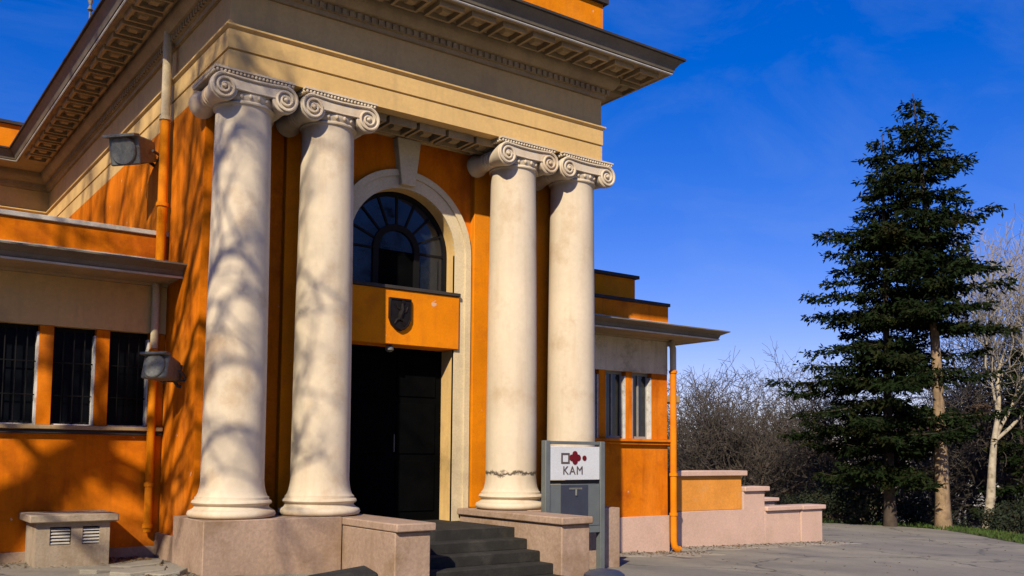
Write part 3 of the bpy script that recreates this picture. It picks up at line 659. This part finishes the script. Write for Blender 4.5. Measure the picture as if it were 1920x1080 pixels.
# floodlights
def flood(loc, name_label, rz, tilt, s=1.0, mat='metal_grey'):
    F = empty('floodlight', loc); tag(F, name_label, 'floodlight')
    L = Matrix.Translation(loc) @ Matrix.Rotation(rz, 4, 'Z') @ Matrix.Rotation(tilt, 4, 'X') @ Matrix.Scale(s, 4)
    def put(mm, nm, mt, bevel=0):
        mm.v = [tuple(L @ Vector(p)) for p in mm.v]; return mm.build(nm, mt, F, bevel=bevel)
    m = MB(); m.add([(-.26, -.30, -.22), (.26, -.30, -.22), (.22, .14, -.16), (-.22, .14, -.16), (-.26, -.28, .22), (.26, -.28, .22), (.22, .14, .17), (-.22, .14, .17)], [(0, 3, 2, 1), (4, 5, 6, 7), (0, 1, 5, 4), (1, 2, 6, 5), (2, 3, 7, 6), (3, 0, 4, 7)]); h = put(m, 'housing', mat, .03)
    m = MB(); m.lathe([(.20, -.335), (.215, -.32), (.215, -.28), (.19, -.27)], (0, 0, 0), 24, 'y'); put(m, 'lens_rim', mat)
    m = MB(); m.lathe([(.01, -.322), (.10, -.318), (.185, -.305), (.19, -.29)], (0, 0, 0), 24, 'y'); put(m, 'lens', 'glass')
    m = MB(); m.box(-.27, .27, -.40, -.26, .19, .235); put(m, 'visor', mat, .01)
    for i in range(5):
        m = MB(); m.box(-.2+.09*i, -.185+.09*i, .10, .24, -.14, .15); put(m, 'cooling_fin', mat)
    m = MB(); m.tube([(-.29, .0, 0), (-.30, .12, -.05), (-.26, .30, -.12), (.26, .30, -.12), (.30, .12, -.05), (.29, 0, 0)], .022, 8); put(m, 'bracket', 'metal_dark')
    m = MB(); m.tube([(0, .30, -.12), (.0, .42, -.18), (.12, .52, -.2)], .03, 8); put(m, 'arm', 'metal_dark')
    return F
flood((-3.92, 3.30, 6.62), 'weathered grey floodlight high on the left side wall under the frieze', R(-50), R(14), 1.1)
flood((-3.83, 1.50, 2.83), 'grey metal floodlight low on the left side wall beside the wing windows', R(-52), R(-10), .85)

# low garden walls at the right
def gwall(name, label, parts, caps, loc, grp=None):
    T = empty(name, loc); tag(T, label, 'wall', grp)
    for nm, b, mt in parts: MB().box(*b).build(nm, mt, T, bevel=.012)
    for b in caps: MB().box(*b).build('coping', 'pink_clean', T, bevel=.02)
    return T
gwall('garden_wall', 'low orange garden wall with a pink base beside the right wing', [('wall_base', (8.9, 11.45, 3.45, 3.9, -1, .27), 'pink_clean'), ('wall_face', (8.9, 11.42, 3.48, 3.88, .273, 1.13), 'peach')], [(8.85, 11.55, 3.38, 3.96, 1.133, 1.27)], (10, 3.6, -.6))
gwall('stepped_wall', 'low pink stepped wall ending at the open plaza', [('wall_high', (11.56, 12.42, 3.55, 3.95, -1, .72), 'pink_clean'), ('wall_low', (12.423, 13.9, 3.553, 3.945, -1, .19), 'pink_clean'), ('wall_pier', (13.92, 14.86, 3.53, 3.97, -1, .188), 'pink_clean')],
      [(11.56, 12.55, 3.47, 4.02, .723, .85), (12.43, 13.91, 3.47, 4.02, .193, .31), (13.925, 14.95, 3.46, 4.03, .191, .312)], (13, 3.7, -.7))
gwall('rear_wall', 'small pink wall top showing behind the stepped wall', [('wall_face', (13.6, 14.9, 5.2, 5.6, -1, .33), 'pink_clean')], [(13.5, 15.0, 5.1, 5.7, .333, .44)], (14, 5.4, -.7))

# ------------------------------------------------------------------ trees
def bare_tree(seed, H, spread, r0, levels=5, lean=(0, 0), up=.25, ntw=1.0, first=.3, clear=.28, thick=1.0, twigs=1.0):
    """returns trunk MB (thick wood) and crown MB (twigs), base at the origin"""
    rg = random.Random(seed); T = MB(); Cc = MB()
    def grow(p, d, L, r, lv):
        n = 5 if lv < 2 else (4 if lv < 4 else 3); pts = [p.copy()]; rad = [r]; d = d.copy()
        kids = []
        for i in range(n):
            t = (i+1)/n
            d = (d+Vector((rg.gauss(0, 1), rg.gauss(0, 1), rg.gauss(0, .7)))*(.10+.05*lv)+Vector((0, 0, up*.22))).normalized()
            p = p+d*(L/n); pts.append(p.copy()); rad.append(max(r*(1-.55*t) if lv < levels else r*(1-.75*t), .009))
            if lv < levels and (t > (clear if lv == 0 else .22)):
                kids.append((p.copy(), d.copy(), rad[-1]))
        (T if lv <= 1 else Cc).tube(pts, rad, 10 if lv == 0 else (7 if lv == 1 else (5 if lv == 2 else 3)), cap=(lv < 2))
        if lv >= levels: return
        for (q, dd, rr_) in kids:
            nb = rg.choice((1, 2, 2)) if lv < 2 else rg.choice((1, 1, 2, 2))
            if lv >= 2: nb = max(1, round(nb*ntw))
            if lv >= 3 and rg.random() > twigs: nb = 0
            for _ in range(nb):
                az = rg.uniform(0, 2*math.pi); o = dd.orthogonal().normalized(); o.rotate(__import__('mathutils').Quaternion(dd, az))
                ang = rg.uniform(.5, 1.05) if lv else rg.uniform(.45, .9)
                nd = (dd*math.cos(ang)+o*math.sin(ang)*spread).normalized()
                grow(q, nd, L*rg.uniform(.52, .74) if lv else H*first*rg.uniform(.9, 1.4), max(min(rr_*rg.uniform(.5, .72)*thick, rr_), .015), lv+1)
        # continuation
        grow(pts[-1], d, L*rg.uniform(.5, .7), rad[-1]*.95, lv+1)
    grow(Vector((0, 0, -.3)), Vector((lean[0], lean[1], 1)).normalized(), H*.5, r0, 0)
    return T, Cc
def tree_from(meshes, name, label, loc, rz=0, scale=1.0, cat='tree', group=None):
    e = empty(name, loc); e.rotation_euler = (0, 0, rz); e.scale = (scale,)*3; tag(e, label, cat, group)
    for nm, me in meshes:
        o = bpy.data.objects.new(nm, me); COL.objects.link(o); o.parent = e
        if nm in ('branches', 'foliage', 'stems') or (nm == 'crown'): o['kind'] = 'stuff'
    return e
def as_meshes(T, C, tm, cm):
    a = T.mesh('trunk'); a.materials.append(MATS[tm]); finish(a, 60); b = C.mesh('crown'); b.materials.append(MATS[cm]); finish(b, 60)
    return [('trunk', a), ('crown', b)]

def leaf_cloud(P, D, L, Wd, rg):
    """numpy: diamond leaves at P pointing along D with length L, width Wd"""
    n = len(P); up = rg.normal(size=(n, 3)); s = np.cross(D, up); s /= np.linalg.norm(s, axis=1)[:, None]+1e-9
    a = P; b = P+D*(L*.5)[:, None]+s*(Wd*.5)[:, None]; c = P+D*L[:, None]; d = P+D*(L*.5)[:, None]-s*(Wd*.5)[:, None]
    V = np.stack([a, b, c, d], 1).reshape(-1, 3); return V
def quads_mesh(name, V, mat):
    n = len(V)//4; me = bpy.data.meshes.new(name); me.vertices.add(n*4); me.vertices.foreach_set('co', V.astype(np.float32).ravel())
    me.loops.add(n*4); me.loops.foreach_set('vertex_index', np.arange(n*4, dtype=np.int32)); me.polygons.add(n)
    me.polygons.foreach_set('loop_start', np.arange(0, n*4, 4, dtype=np.int32)); me.polygons.foreach_set('loop_total', np.full(n, 4, np.int32))
    me.update(calc_edges=True); me.validate(); me.materials.append(MATS[mat]); return me
def conifer(seed, H, z0, zt_w, tm, r0, dens=1.0, lean=(0, 0), bias=None):
    """zt_w: list of (height fraction, half width). bias(az)->length factor"""
    rg = random.Random(seed); nr = np.random.default_rng(seed); T = MB(); Bm = MB()
    def axis(z): t = z/H; return Vector((lean[0]*t*t, lean[1]*t*t, z))
    T.tube([axis(H*i/14-.3*(i == 0)) for i in range(15)], [r0*(1-.93*i/14)*(1.25 if i == 0 else 1) for i in range(15)], 10)
    PP, DD, LL = [], [], []
    z = z0
    while z < H*.985:
        w = lerp_tab(z/H, zt_w)*rg.uniform(.8, 1.12); nb = rg.choice((6, 7, 8)) if w > .8 else 4
        a0 = rg.uniform(0, 6.28)
        for k in range(nb):
            az = a0+k*2*math.pi/nb+rg.uniform(-.5, .5); L = w*rg.choice((rg.uniform(.4, .8), rg.uniform(.75, 1.25)))*(bias(az) if bias else 1)
            d = Vector((math.cos(az), math.sin(az), 0)); p0 = axis(z+rg.uniform(-.13, .13)); n = 8; pts = []
            rise = rg.uniform(-.14, .16)+.25*max(0, (z/H-.75)/.25)
            for i in range(n+1):
                t = i/n; pts.append(p0+d*(L*t)+Vector((0, 0, L*(rise*t-.20*t*t+.20*t**3.2))))
            Bm.tube(pts, [max(.006, .028*L/2.5*(1-.85*i/n)) for i in range(n+1)], 4, cap=False)
            side = Vector((-d.y, d.x, 0)); m_ = int(max(4, L/.105)*dens)
            for j in range(m_):
                t = .04+.96*j/m_; i = min(int(t*n), n-1); q = pts[i].lerp(pts[i+1], t*n-i)
                if rg.random() < .12: continue
                for sgn in (-1, 1):
                    tl = (1-t*.7)*min(L*.40, .85)*rg.uniform(.45, 1.25)+.12
                    td = (side*sgn*rg.uniform(.5, 1)+d*rg.uniform(.3, .95)+Vector((0, 0, rg.uniform(-.45, .08)))).normalized()
                    nn = max(4, int(tl/.055))
                    for h in range(nn):
                        u = (h+.3)/nn; PP.append(q+td*(tl*u)+Vector((0, 0, rg.gauss(-.03, .05))))
                        DD.append(td*.75+Vector((rg.gauss(0, .45), rg.gauss(0, .45), rg.gauss(-.15, .4)))); LL.append(rg.uniform(.13, .29))
        z += rg.uniform(.42, .78)*(1 if w > .8 else .55)
    P = np.array(PP); D = np.array(DD); D /= np.linalg.norm(D, axis=1)[:, None]; L = np.array(LL)
    V = leaf_cloud(P, D, L, L*.36, nr)
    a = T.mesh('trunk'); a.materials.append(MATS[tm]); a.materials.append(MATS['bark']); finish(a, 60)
    for p in a.polygons:                   # trunk faces inside the crown take the darker bark to hide among the needles
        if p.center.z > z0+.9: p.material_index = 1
    b = Bm.mesh('branches'); b.materials.append(MATS['bark']); finish(b, 60)
    return [('trunk', a), ('branches', b), ('crown', quads_mesh('crown', V, 'needle'))]
# direction helpers in camera terms: image-left = -rgt
imgL = math.atan2(-rgt.y, -rgt.x)
fa = conifer(11, 14.9, 1.9, [(0, 2.5), (.13, 3.0), (.24, 3.6), (.38, 3.3), (.55, 2.7), (.75, 1.9), (.9, 1.1), (1, .25)], 'bark', .22, bias=lambda a: 1.0+.10*math.cos(a-imgL))
tree_from(fa, 'conifer_tree', 'dark dense conifer with low spreading branches, left of the pair on the plaza edge', (24.2, 7.35, gz(24.2)-.05))
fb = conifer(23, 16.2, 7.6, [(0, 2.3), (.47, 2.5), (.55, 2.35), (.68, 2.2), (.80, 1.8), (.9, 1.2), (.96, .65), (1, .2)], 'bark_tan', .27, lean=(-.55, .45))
tree_from(fb, 'conifer_tree', 'tallest conifer with a long bare sunlit trunk at the plaza edge', (25.0, 5.75, gz(25)-.05))

# bare trees behind the plaza
V1 = [as_meshes(*bare_tree(s, 9.5, 1.15, .25, 5, up=u, ntw=.6, thick=1.2, twigs=.64), 'bark', 'twig') for s, u in ((3, .25), (7, .1), (12, .3), (19, .15))]
def at_px(px, dist, z=None):
    """world point at horizontal distance dist in the image column px (1920 wide)"""
    d = rr*(px-960)+fwd*1777.9; h = Vector((d.x, d.y)).normalized(); return CAM.x+h.x*dist, CAM.y+h.y*dist
BT = [(1300, 47, 1.0, 'twiggy bare tree nearest the right wing, behind the orange garden wall'), (1352, 52, 1.12, 'bare tree with a dense rounded twig crown behind the end of the orange garden wall'), (1405, 46, .93, 'bare tree rising behind the high end of the pink stepped wall'),
      (1455, 56, 1.05, 'bare tree rising behind the middle of the pink stepped wall'), (1505, 50, .95, 'bare tree behind the end pier of the pink stepped wall'), (1560, 44, .82, 'low bare tree just left of the dense conifer'),
      (1620, 58, 1.05, 'bare tree half hidden behind the dense conifer, left of its trunk'), (1715, 55, 1.1, 'bare tree between the two conifer trunks'), (1800, 50, 1.15, 'grey-brown bare tree between the bare conifer trunk and the pale tree'),
      (1880, 48, 1.28, 'bare tree right of the pale-barked tree'), (1915, 56, 1.5, 'tall bare tree at the right edge of the picture'), (1258, 60, 1.05, 'bare tree whose twigs peek out past the right wing downpipe')]
BT += [(1280, 66, 1.45, 'taller bare tree in the back row just right of the downpipe'), (1385, 64, 1.35, 'bare tree in the back row above the joint of the orange and pink walls'), (1530, 72, 1.45, 'bare tree in the back row above the open plaza left of the conifers'), (1895, 70, 2.0, 'tallest bare tree in the back row at the right edge')]
for i, (px, ds, sc, lb) in enumerate(BT):
    x, y = at_px(px, ds); tree_from(V1[i % 4], 'bare_tree', lb, (x, y, terrain(x, y)-.1), rz=i*1.7+.4, scale=sc*(.80 if i > 11 else .9), group='bare trees beyond the plaza')
x, y = at_px(1838, 42)
pt = as_meshes(*bare_tree(33, 11.5, .8, .22, 5, up=.6, lean=(.0, .0), clear=.62, ntw=.6, twigs=.7), 'bark_pale', 'twig_pale')
tree_from(pt, 'pale_tree', 'pale-barked bare tree with a nest right of the conifers', (x, y, terrain(x, y)-.1), rz=2.3)
m = MB(); rg = random.Random(5)
zc = 1.6+(858-775)/1777.9*42
for i in range(70):
    a = rg.uniform(0, 6.28); b = rg.uniform(0, 6.28); c = Vector((x, y, zc))+Vector((math.cos(a)*.27, math.sin(a)*.27, rg.uniform(-.2, .2))); d = Vector((rg.gauss(0, 1)-math.sin(a), rg.gauss(0, 1)+math.cos(a), rg.gauss(0, .7))).normalized()*.2
    m.tube([c-d, c+Vector((math.cos(a), math.sin(a), 0))*.04, c+d], .014, 4)
m.lathe([(.05, -.28), (.26, -.2), (.33, 0), (.26, .12), (.02, .1)], (x, y, zc), 12)
tag(m.build('bird_nest', 'nest'), 'brown ball-shaped twig nest in the pale-barked tree', 'nest')

# evergreen shrubs and understorey along the bank
def shrub(seed, rx, h, n, mat='leaf_dark'):
    nr = np.random.default_rng(seed); cl = nr.normal(size=(16, 3))*np.array([rx*.45, rx*.45, h*.22])+np.array([0, 0, h*.48]); cl[:, 2] = np.abs(cl[:, 2])
    k = nr.integers(0, 16, n); P = cl[k]+nr.normal(size=(n, 3))*np.array([rx*.2, rx*.2, h*.13]); P[:, 2] = np.abs(P[:, 2])
    D = nr.normal(size=(n, 3)); D /= np.linalg.norm(D, axis=1)[:, None]; L = nr.uniform(.09, .2, n)
    S = MB()
    for c in cl: S.tube([(nr.normal()*.1, nr.normal()*.1, -.2), (c[0]*.5, c[1]*.5, c[2]*.5), tuple(c)], [.04, .03, .012], 5, cap=False)
    a = S.mesh('stems'); a.materials.append(MATS['bark']); finish(a, 60)
    return [('stems', a), ('foliage', quads_mesh('foliage', leaf_cloud(P, D, L, L*.55, nr), mat))]
SV = [shrub(s, 1.6, 2.0, 2600) for s in (1, 2, 3)]
SH = [(1440, 44, .9, 'dark shrub behind the low end of the pink stepped wall'), (1500, 40.5, .6, 'dark shrub just beyond the end pier of the stepped wall'), (1560, 40, .75, 'dark green shrub left of the dense conifer trunk'), (1610, 41, 1.15, 'dark shrub touching the left side of the dense conifer trunk'),
      (1705, 42, .7, 'dark shrub between the two conifer trunks'), (1740, 45, .75, 'dark shrub just left of the bare conifer trunk'), (1795, 43, .6, 'dark shrub just right of the bare conifer trunk'), (1862, 40, .6, 'dark shrub at the foot of the pale-barked tree'), (1905, 39, .75, 'dark green shrub at the right edge of the picture'), (1380, 47, 1.0, 'dark shrub behind the step of the pink wall')]
for i, (px, ds, sc, lb) in enumerate(SH):
    x, y = at_px(px, ds); tree_from(SV[i % 3], 'shrub', lb, (x, y, terrain(x, y)-.05), rz=i*2.1, scale=sc, cat='shrub', group='shrubs along the bank')
fc = conifer(41, 9.0, .6, [(0, 1.6), (.2, 1.7), (.5, 1.3), (.8, .7), (1, .15)], 'bark', .16, dens=.8)
x, y = at_px(1912, 44); tree_from(fc, 'young_conifer', 'young dark conifer at the right edge below the tall bare tree', (x, y, terrain(x, y)-.1))
tag(link('leaf_litter', quads_mesh('leaf_litter', LITTER, 'dry_leaf')), 'dry brown leaves scattered along the walls and over the plaza', 'leaves', kind='stuff')
# grass strip on the bank
nr = np.random.default_rng(8); P = []
for q in range(40000):
    x = nr.uniform(18, 34); y = nr.uniform(-6, 13); 
    if len(P) > 14000: break
    d = edge_dist(x, y)
    if 0.05 < d < 4.5: P.append((x, y, terrain(x, y)))
P = np.array(P); n = len(P); D = nr.normal(size=(n, 3))*.35+np.array([0, 0, 1]); D /= np.linalg.norm(D, axis=1)[:, None]; L = nr.uniform(.08, .22, n)
tag(link('grass', quads_mesh('grass', leaf_cloud(P, D, L, L*.28, nr), 'grass')), 'short green grass along the edge of the plaza', 'grass', kind='stuff')

# houses of the town below
def house(i, px, dist, w, dp, top, mat, label, pitched):
    x, y = at_px(px, dist); zb = terrain(x, y)-1
    T = empty('town_house', (x, y, zb)); tag(T, label, 'house', 'pale town houses seen through the trees'); rz = -yaw+R(-12+17*(i % 4)); T.rotation_euler = (0, 0, rz)
    def ch(mb, nm, mt, par=T):
        me = shared(mb, nm, mt); o = bpy.data.objects.new(nm, me); COL.objects.link(o); o.parent = par; return o
    h = top-zb; ch(MB().box(-w/2, w/2, 0, dp, 0, h), 'wall', mat)
    if pitched:
        m = MB(); q = .5; m.add([(-w/2-q, -q, h), (w/2+q, -q, h), (w/2+q, dp+q, h), (-w/2-q, dp+q, h), (-w/2+1, dp/2, h+2.0), (w/2-1, dp/2, h+2.0)], [(0, 1, 5, 4), (1, 2, 5), (2, 3, 4, 5), (3, 0, 4), (0, 3, 2, 1)]); ch(m, 'roof', 'roof_red')
    else: ch(MB().box(-w/2-.2, w/2+.2, -.2, dp+.2, h, h+.35), 'roof', 'flashing')
    nw = int(w/2.6)
    for r_ in range(3):
        for k in range(nw):
            xx = -w/2+(k+.5)*w/nw; zz = h-2.2-3*r_
            wo = ch(MB().box(xx-.6, xx+.6, -.06, .02, zz, zz+1.4), 'window', 'frame_white'); ch(MB().box(xx-.5, xx+.5, -.075, -.061, zz+.1, zz+1.3), 'pane', 'glass_dark', wo)
HS = [(1565, 80, 13, 9, .5, 'house_white', 'white house glimpsed left of the dense conifer', 0), (1640, 120, 16, 10, -.8, 'house_white', 'white house behind the dense conifer trunk', 1), (1720, 74, 11, 9, .6, 'house_pink', 'pinkish house between the two conifer trunks', 0), (1800, 78, 14, 9, 1.6, 'house_white', 'white house just right of the bare conifer trunk', 0),
      (1862, 70, 11, 9, 2.4, 'house_white', 'white house behind the pale-barked tree', 0), (1905, 110, 16, 10, 4.5, 'house_pink', 'pinkish house at the right edge behind the trees', 1), (1520, 140, 18, 10, -.5, 'house_white', 'far white house above the end of the stepped wall', 1), (1450, 120, 14, 9, -1.0, 'house_pink', 'far pinkish house above the stepped wall', 1), (1765, 70, 9, 8, -2.6, 'house_white', 'low white house behind the foot of the bare conifer trunk', 0)]
for i, a in enumerate(HS): house(i, *a)
# far hills
vs = []; fs = []; n = 90; rgn = random.Random(2); ph = [rgn.uniform(0, 6.28) for _ in range(6)]
for k in range(n+1):
    a = R(-20)+R(150)*k/n; hh = 26+12*math.sin(a*5+ph[0])+7*math.sin(a*13+ph[1])+3*math.sin(a*31+ph[2])
    for r_, f_ in ((900, -.4), (1050, .35), (1200, .8), (1350, 1.0), (1700, .5)): vs.append((CAM.x+math.sin(a)*r_, CAM.y+math.cos(a)*r_, -14+hh*f_*1.2 if f_ > 0 else -22))
for k in range(n):
    for j in range(4): fs.append((k*5+j, (k+1)*5+j, (k+1)*5+j+1, k*5+j+1))
m = MB(); m.add(vs, fs); tag(m.build('hills', 'hill', sharp=180), kind='structure')

# ------------------------------------------------------------------ big bare tree left of the view (it throws the branch shadows)
SEED = 77
TV = 12.5                                  # metres from the building along the sun's direction
sx, sy = -math.sin(SUN_AZ), -math.cos(SUN_AZ); dh = (15.5-TV)*math.tan(SUN_EL)
def TQ(u, h, dv=0): return Vector((-u*sy+(TV+dv)*sx, u*sx+(TV+dv)*sy, max(h-dh, -.3)+dv*.7))
rg = random.Random(SEED); T = MB(); Cc = MB(); base = TQ(-6.9, 2.2)
base.z = gz(-20)
def wood(mb, pts, rad, n): mb.tube([p-base for p in pts], rad, n)
def smooth3(P, k=4):
    out = []
    for i in range(len(P)-1):
        a = P[max(i-1, 0)]; b = P[i]; c = P[i+1]; d = P[min(i+2, len(P)-1)]
        for j in range(k):
            t = j/k; out.append(.5*((2*b)+(c-a)*t+(2*a-5*b+4*c-d)*t*t+(3*b-a-3*c+d)*t**3))
    return out+[P[-1]]
def twig(p, d, L, r, lv):
    pts = [p]
    for i in range(4):
        d = (d+Vector((rg.gauss(0, .22), rg.gauss(0, .22), rg.gauss(.03, .2)))).normalized(); p = p+d*(L/4); pts.append(p)
    wood(Cc, pts, [r*(1-.2*i) for i in range(5)], 5)
    if lv < 2:
        for q in pts[1:4]:
            if rg.random() < .8:
                o = Vector((rg.gauss(0, 1), rg.gauss(0, 1), rg.gauss(0, 1))).normalized(); twig(q, (d+o*.9).normalized(), L*.65, r*.7, lv+1)
def limb(ctrl, r0, r1, tw=1.0):
    P = smooth3([TQ(u, h, dv) for u, h, dv in ctrl]); n = len(P); P = [p+Vector((rg.gauss(0, .05), rg.gauss(0, .05), rg.gauss(0, .05))) if 0 < i < n-1 else p for i, p in enumerate(P)]
    wood(T, P, [r0+(r1-r0)*i/(n-1) for i in range(n)], 10)
    for i in [k for k in range(2, n) for _ in range(2)]:
        if rg.random() < tw:
            d = (P[i]-P[i-1]).normalized(); o = Vector((rg.gauss(0, 1), rg.gauss(0, 1), rg.gauss(.2, 1))).normalized(); r = r0+(r1-r0)*i/(n-1)
            twig(P[i], (d*.7+o).normalized(), rg.uniform(.8, 1.9), max(.028, r*.5), 0)
limb([(-6.9, 2.2, 0), (-6.6, 5, 0), (-6.2, 7.4, 0), (-5.75, 9.3, 0), (-5.03, 10.98, 0), (-4.72, 11.8, .1), (-4.4, 12.6, .2), (-3.9, 14, .3), (-3.5, 16, .4), (-3.3, 17.8, .5)], .30, .05, .12)
limb([(-5.03, 10.98, 0), (-4.57, 11.0, .2), (-4.09, 11.1, .4), (-2.7, 11.5, .7), (-1.7, 12.4, .9)], .10, .03, .55)
limb([(-4.72, 11.8, .1), (-3.6, 12.5, -.3), (-2.6, 13.2, -.6), (-1.7, 14.2, -.8)], .10, .028)
limb([(-4.4, 12.6, .2), (-3.3, 13.9, .5), (-2.4, 15.0, .7), (-1.8, 16.1, .8)], .09, .025)
limb([(-3.9, 14, .3), (-2.9, 15.6, 0), (-2.3, 16.8, -.2)], .07, .025)
limb([(-5.75, 9.3, 0), (-6.0, 10.5, .5), (-6.3, 12, .8), (-6.2, 13.5, 1)], .10, .03, .3)
limb([(-5.03, 10.98, 0), (-5.3, 12.2, -.6), (-5.2, 13.6, -.9), (-5.5, 15, -1.2)], .09, .03, .3)
limb([(-5.5, 9.9, 0), (-4.3, 10.1, -.5), (-2.9, 10.5, -.8), (-1.8, 11.2, -1)], .09, .03, .5)
limb([(-4.55, 12.2, .1), (-4.0, 13.4, -.5), (-3.7, 15, -.8), (-3.0, 16.4, -1)], .08, .025)
tree_from(as_meshes(T, Cc, 'bark_grey', 'bark_grey'), 'bare_tree', 'tall bare tree standing left of the view whose branches shade the left columns', tuple(base))
T = MB(); Cc = MB(); TV = 14.0; dh = (15.5-TV)*math.tan(SUN_EL); base = TQ(-9.3, 2); base.z = gz(-20)
limb([(-9.3, 1, 0), (-9.0, 8, 0), (-8.6, 12, 0), (-8.2, 15, .2), (-7.8, 18, .3), (-7.5, 21, .4)], .30, .05, .3)
limb([(-8.8, 11, 0), (-7.5, 14, .5), (-6.3, 16, .8), (-5.0, 17.6, 1.0), (-3.9, 18.5, 1.1)], .12, .03)
limb([(-8.6, 12, 0), (-7.0, 14.4, -.5), (-5.6, 15.6, -.8), (-4.3, 16.4, -1.0)], .11, .03)
limb([(-8.2, 15, .2), (-7.0, 17.3, .3), (-6.0, 19, .4), (-5.2, 20.2, .4)], .09, .03)
limb([(-8.4, 13.5, .1), (-9.4, 16, .3), (-10, 18.5, .4), (-10.3, 20.5, .5)], .10, .03)
limb([(-8.0, 16.5, .2), (-8.6, 18.5, -.4), (-8.8, 20.5, -.6)], .08, .03)
tree_from(as_meshes(T, Cc, 'bark_grey', 'bark_grey'), 'bare_tree', 'second tall bare tree left of the view shading the upper side wall', tuple(base))
# unseen conifers added behind the viewer to cut sky fill and ground bounce
k = 0
for u, v in [(-22+3.6*i, 33+(i*7 % 5)*1.6) for i in range(8)]+[(-20+4.2*i, 41+(i*3 % 4)*1.5) for i in range(7)]:
    tree_from(fa, 'conifer_tree', 'unseen dense conifer added behind the viewer to darken the porch', (-u*sy+v*sx, u*sx+v*sy, gz(-20)-.3), rz=k*1.3, scale=1.2+.1*(k % 4), group='added conifers behind the viewer'); k += 1
for i in range(11):
    tree_from(fa, 'conifer_tree', 'unseen dense conifer added behind the viewer to darken the porch', (-14+5.2*i, -50-(i*5 % 4)*2.0, -.9), rz=i*2.2, scale=1.3+.12*(i % 3), group='added conifers behind the viewer')
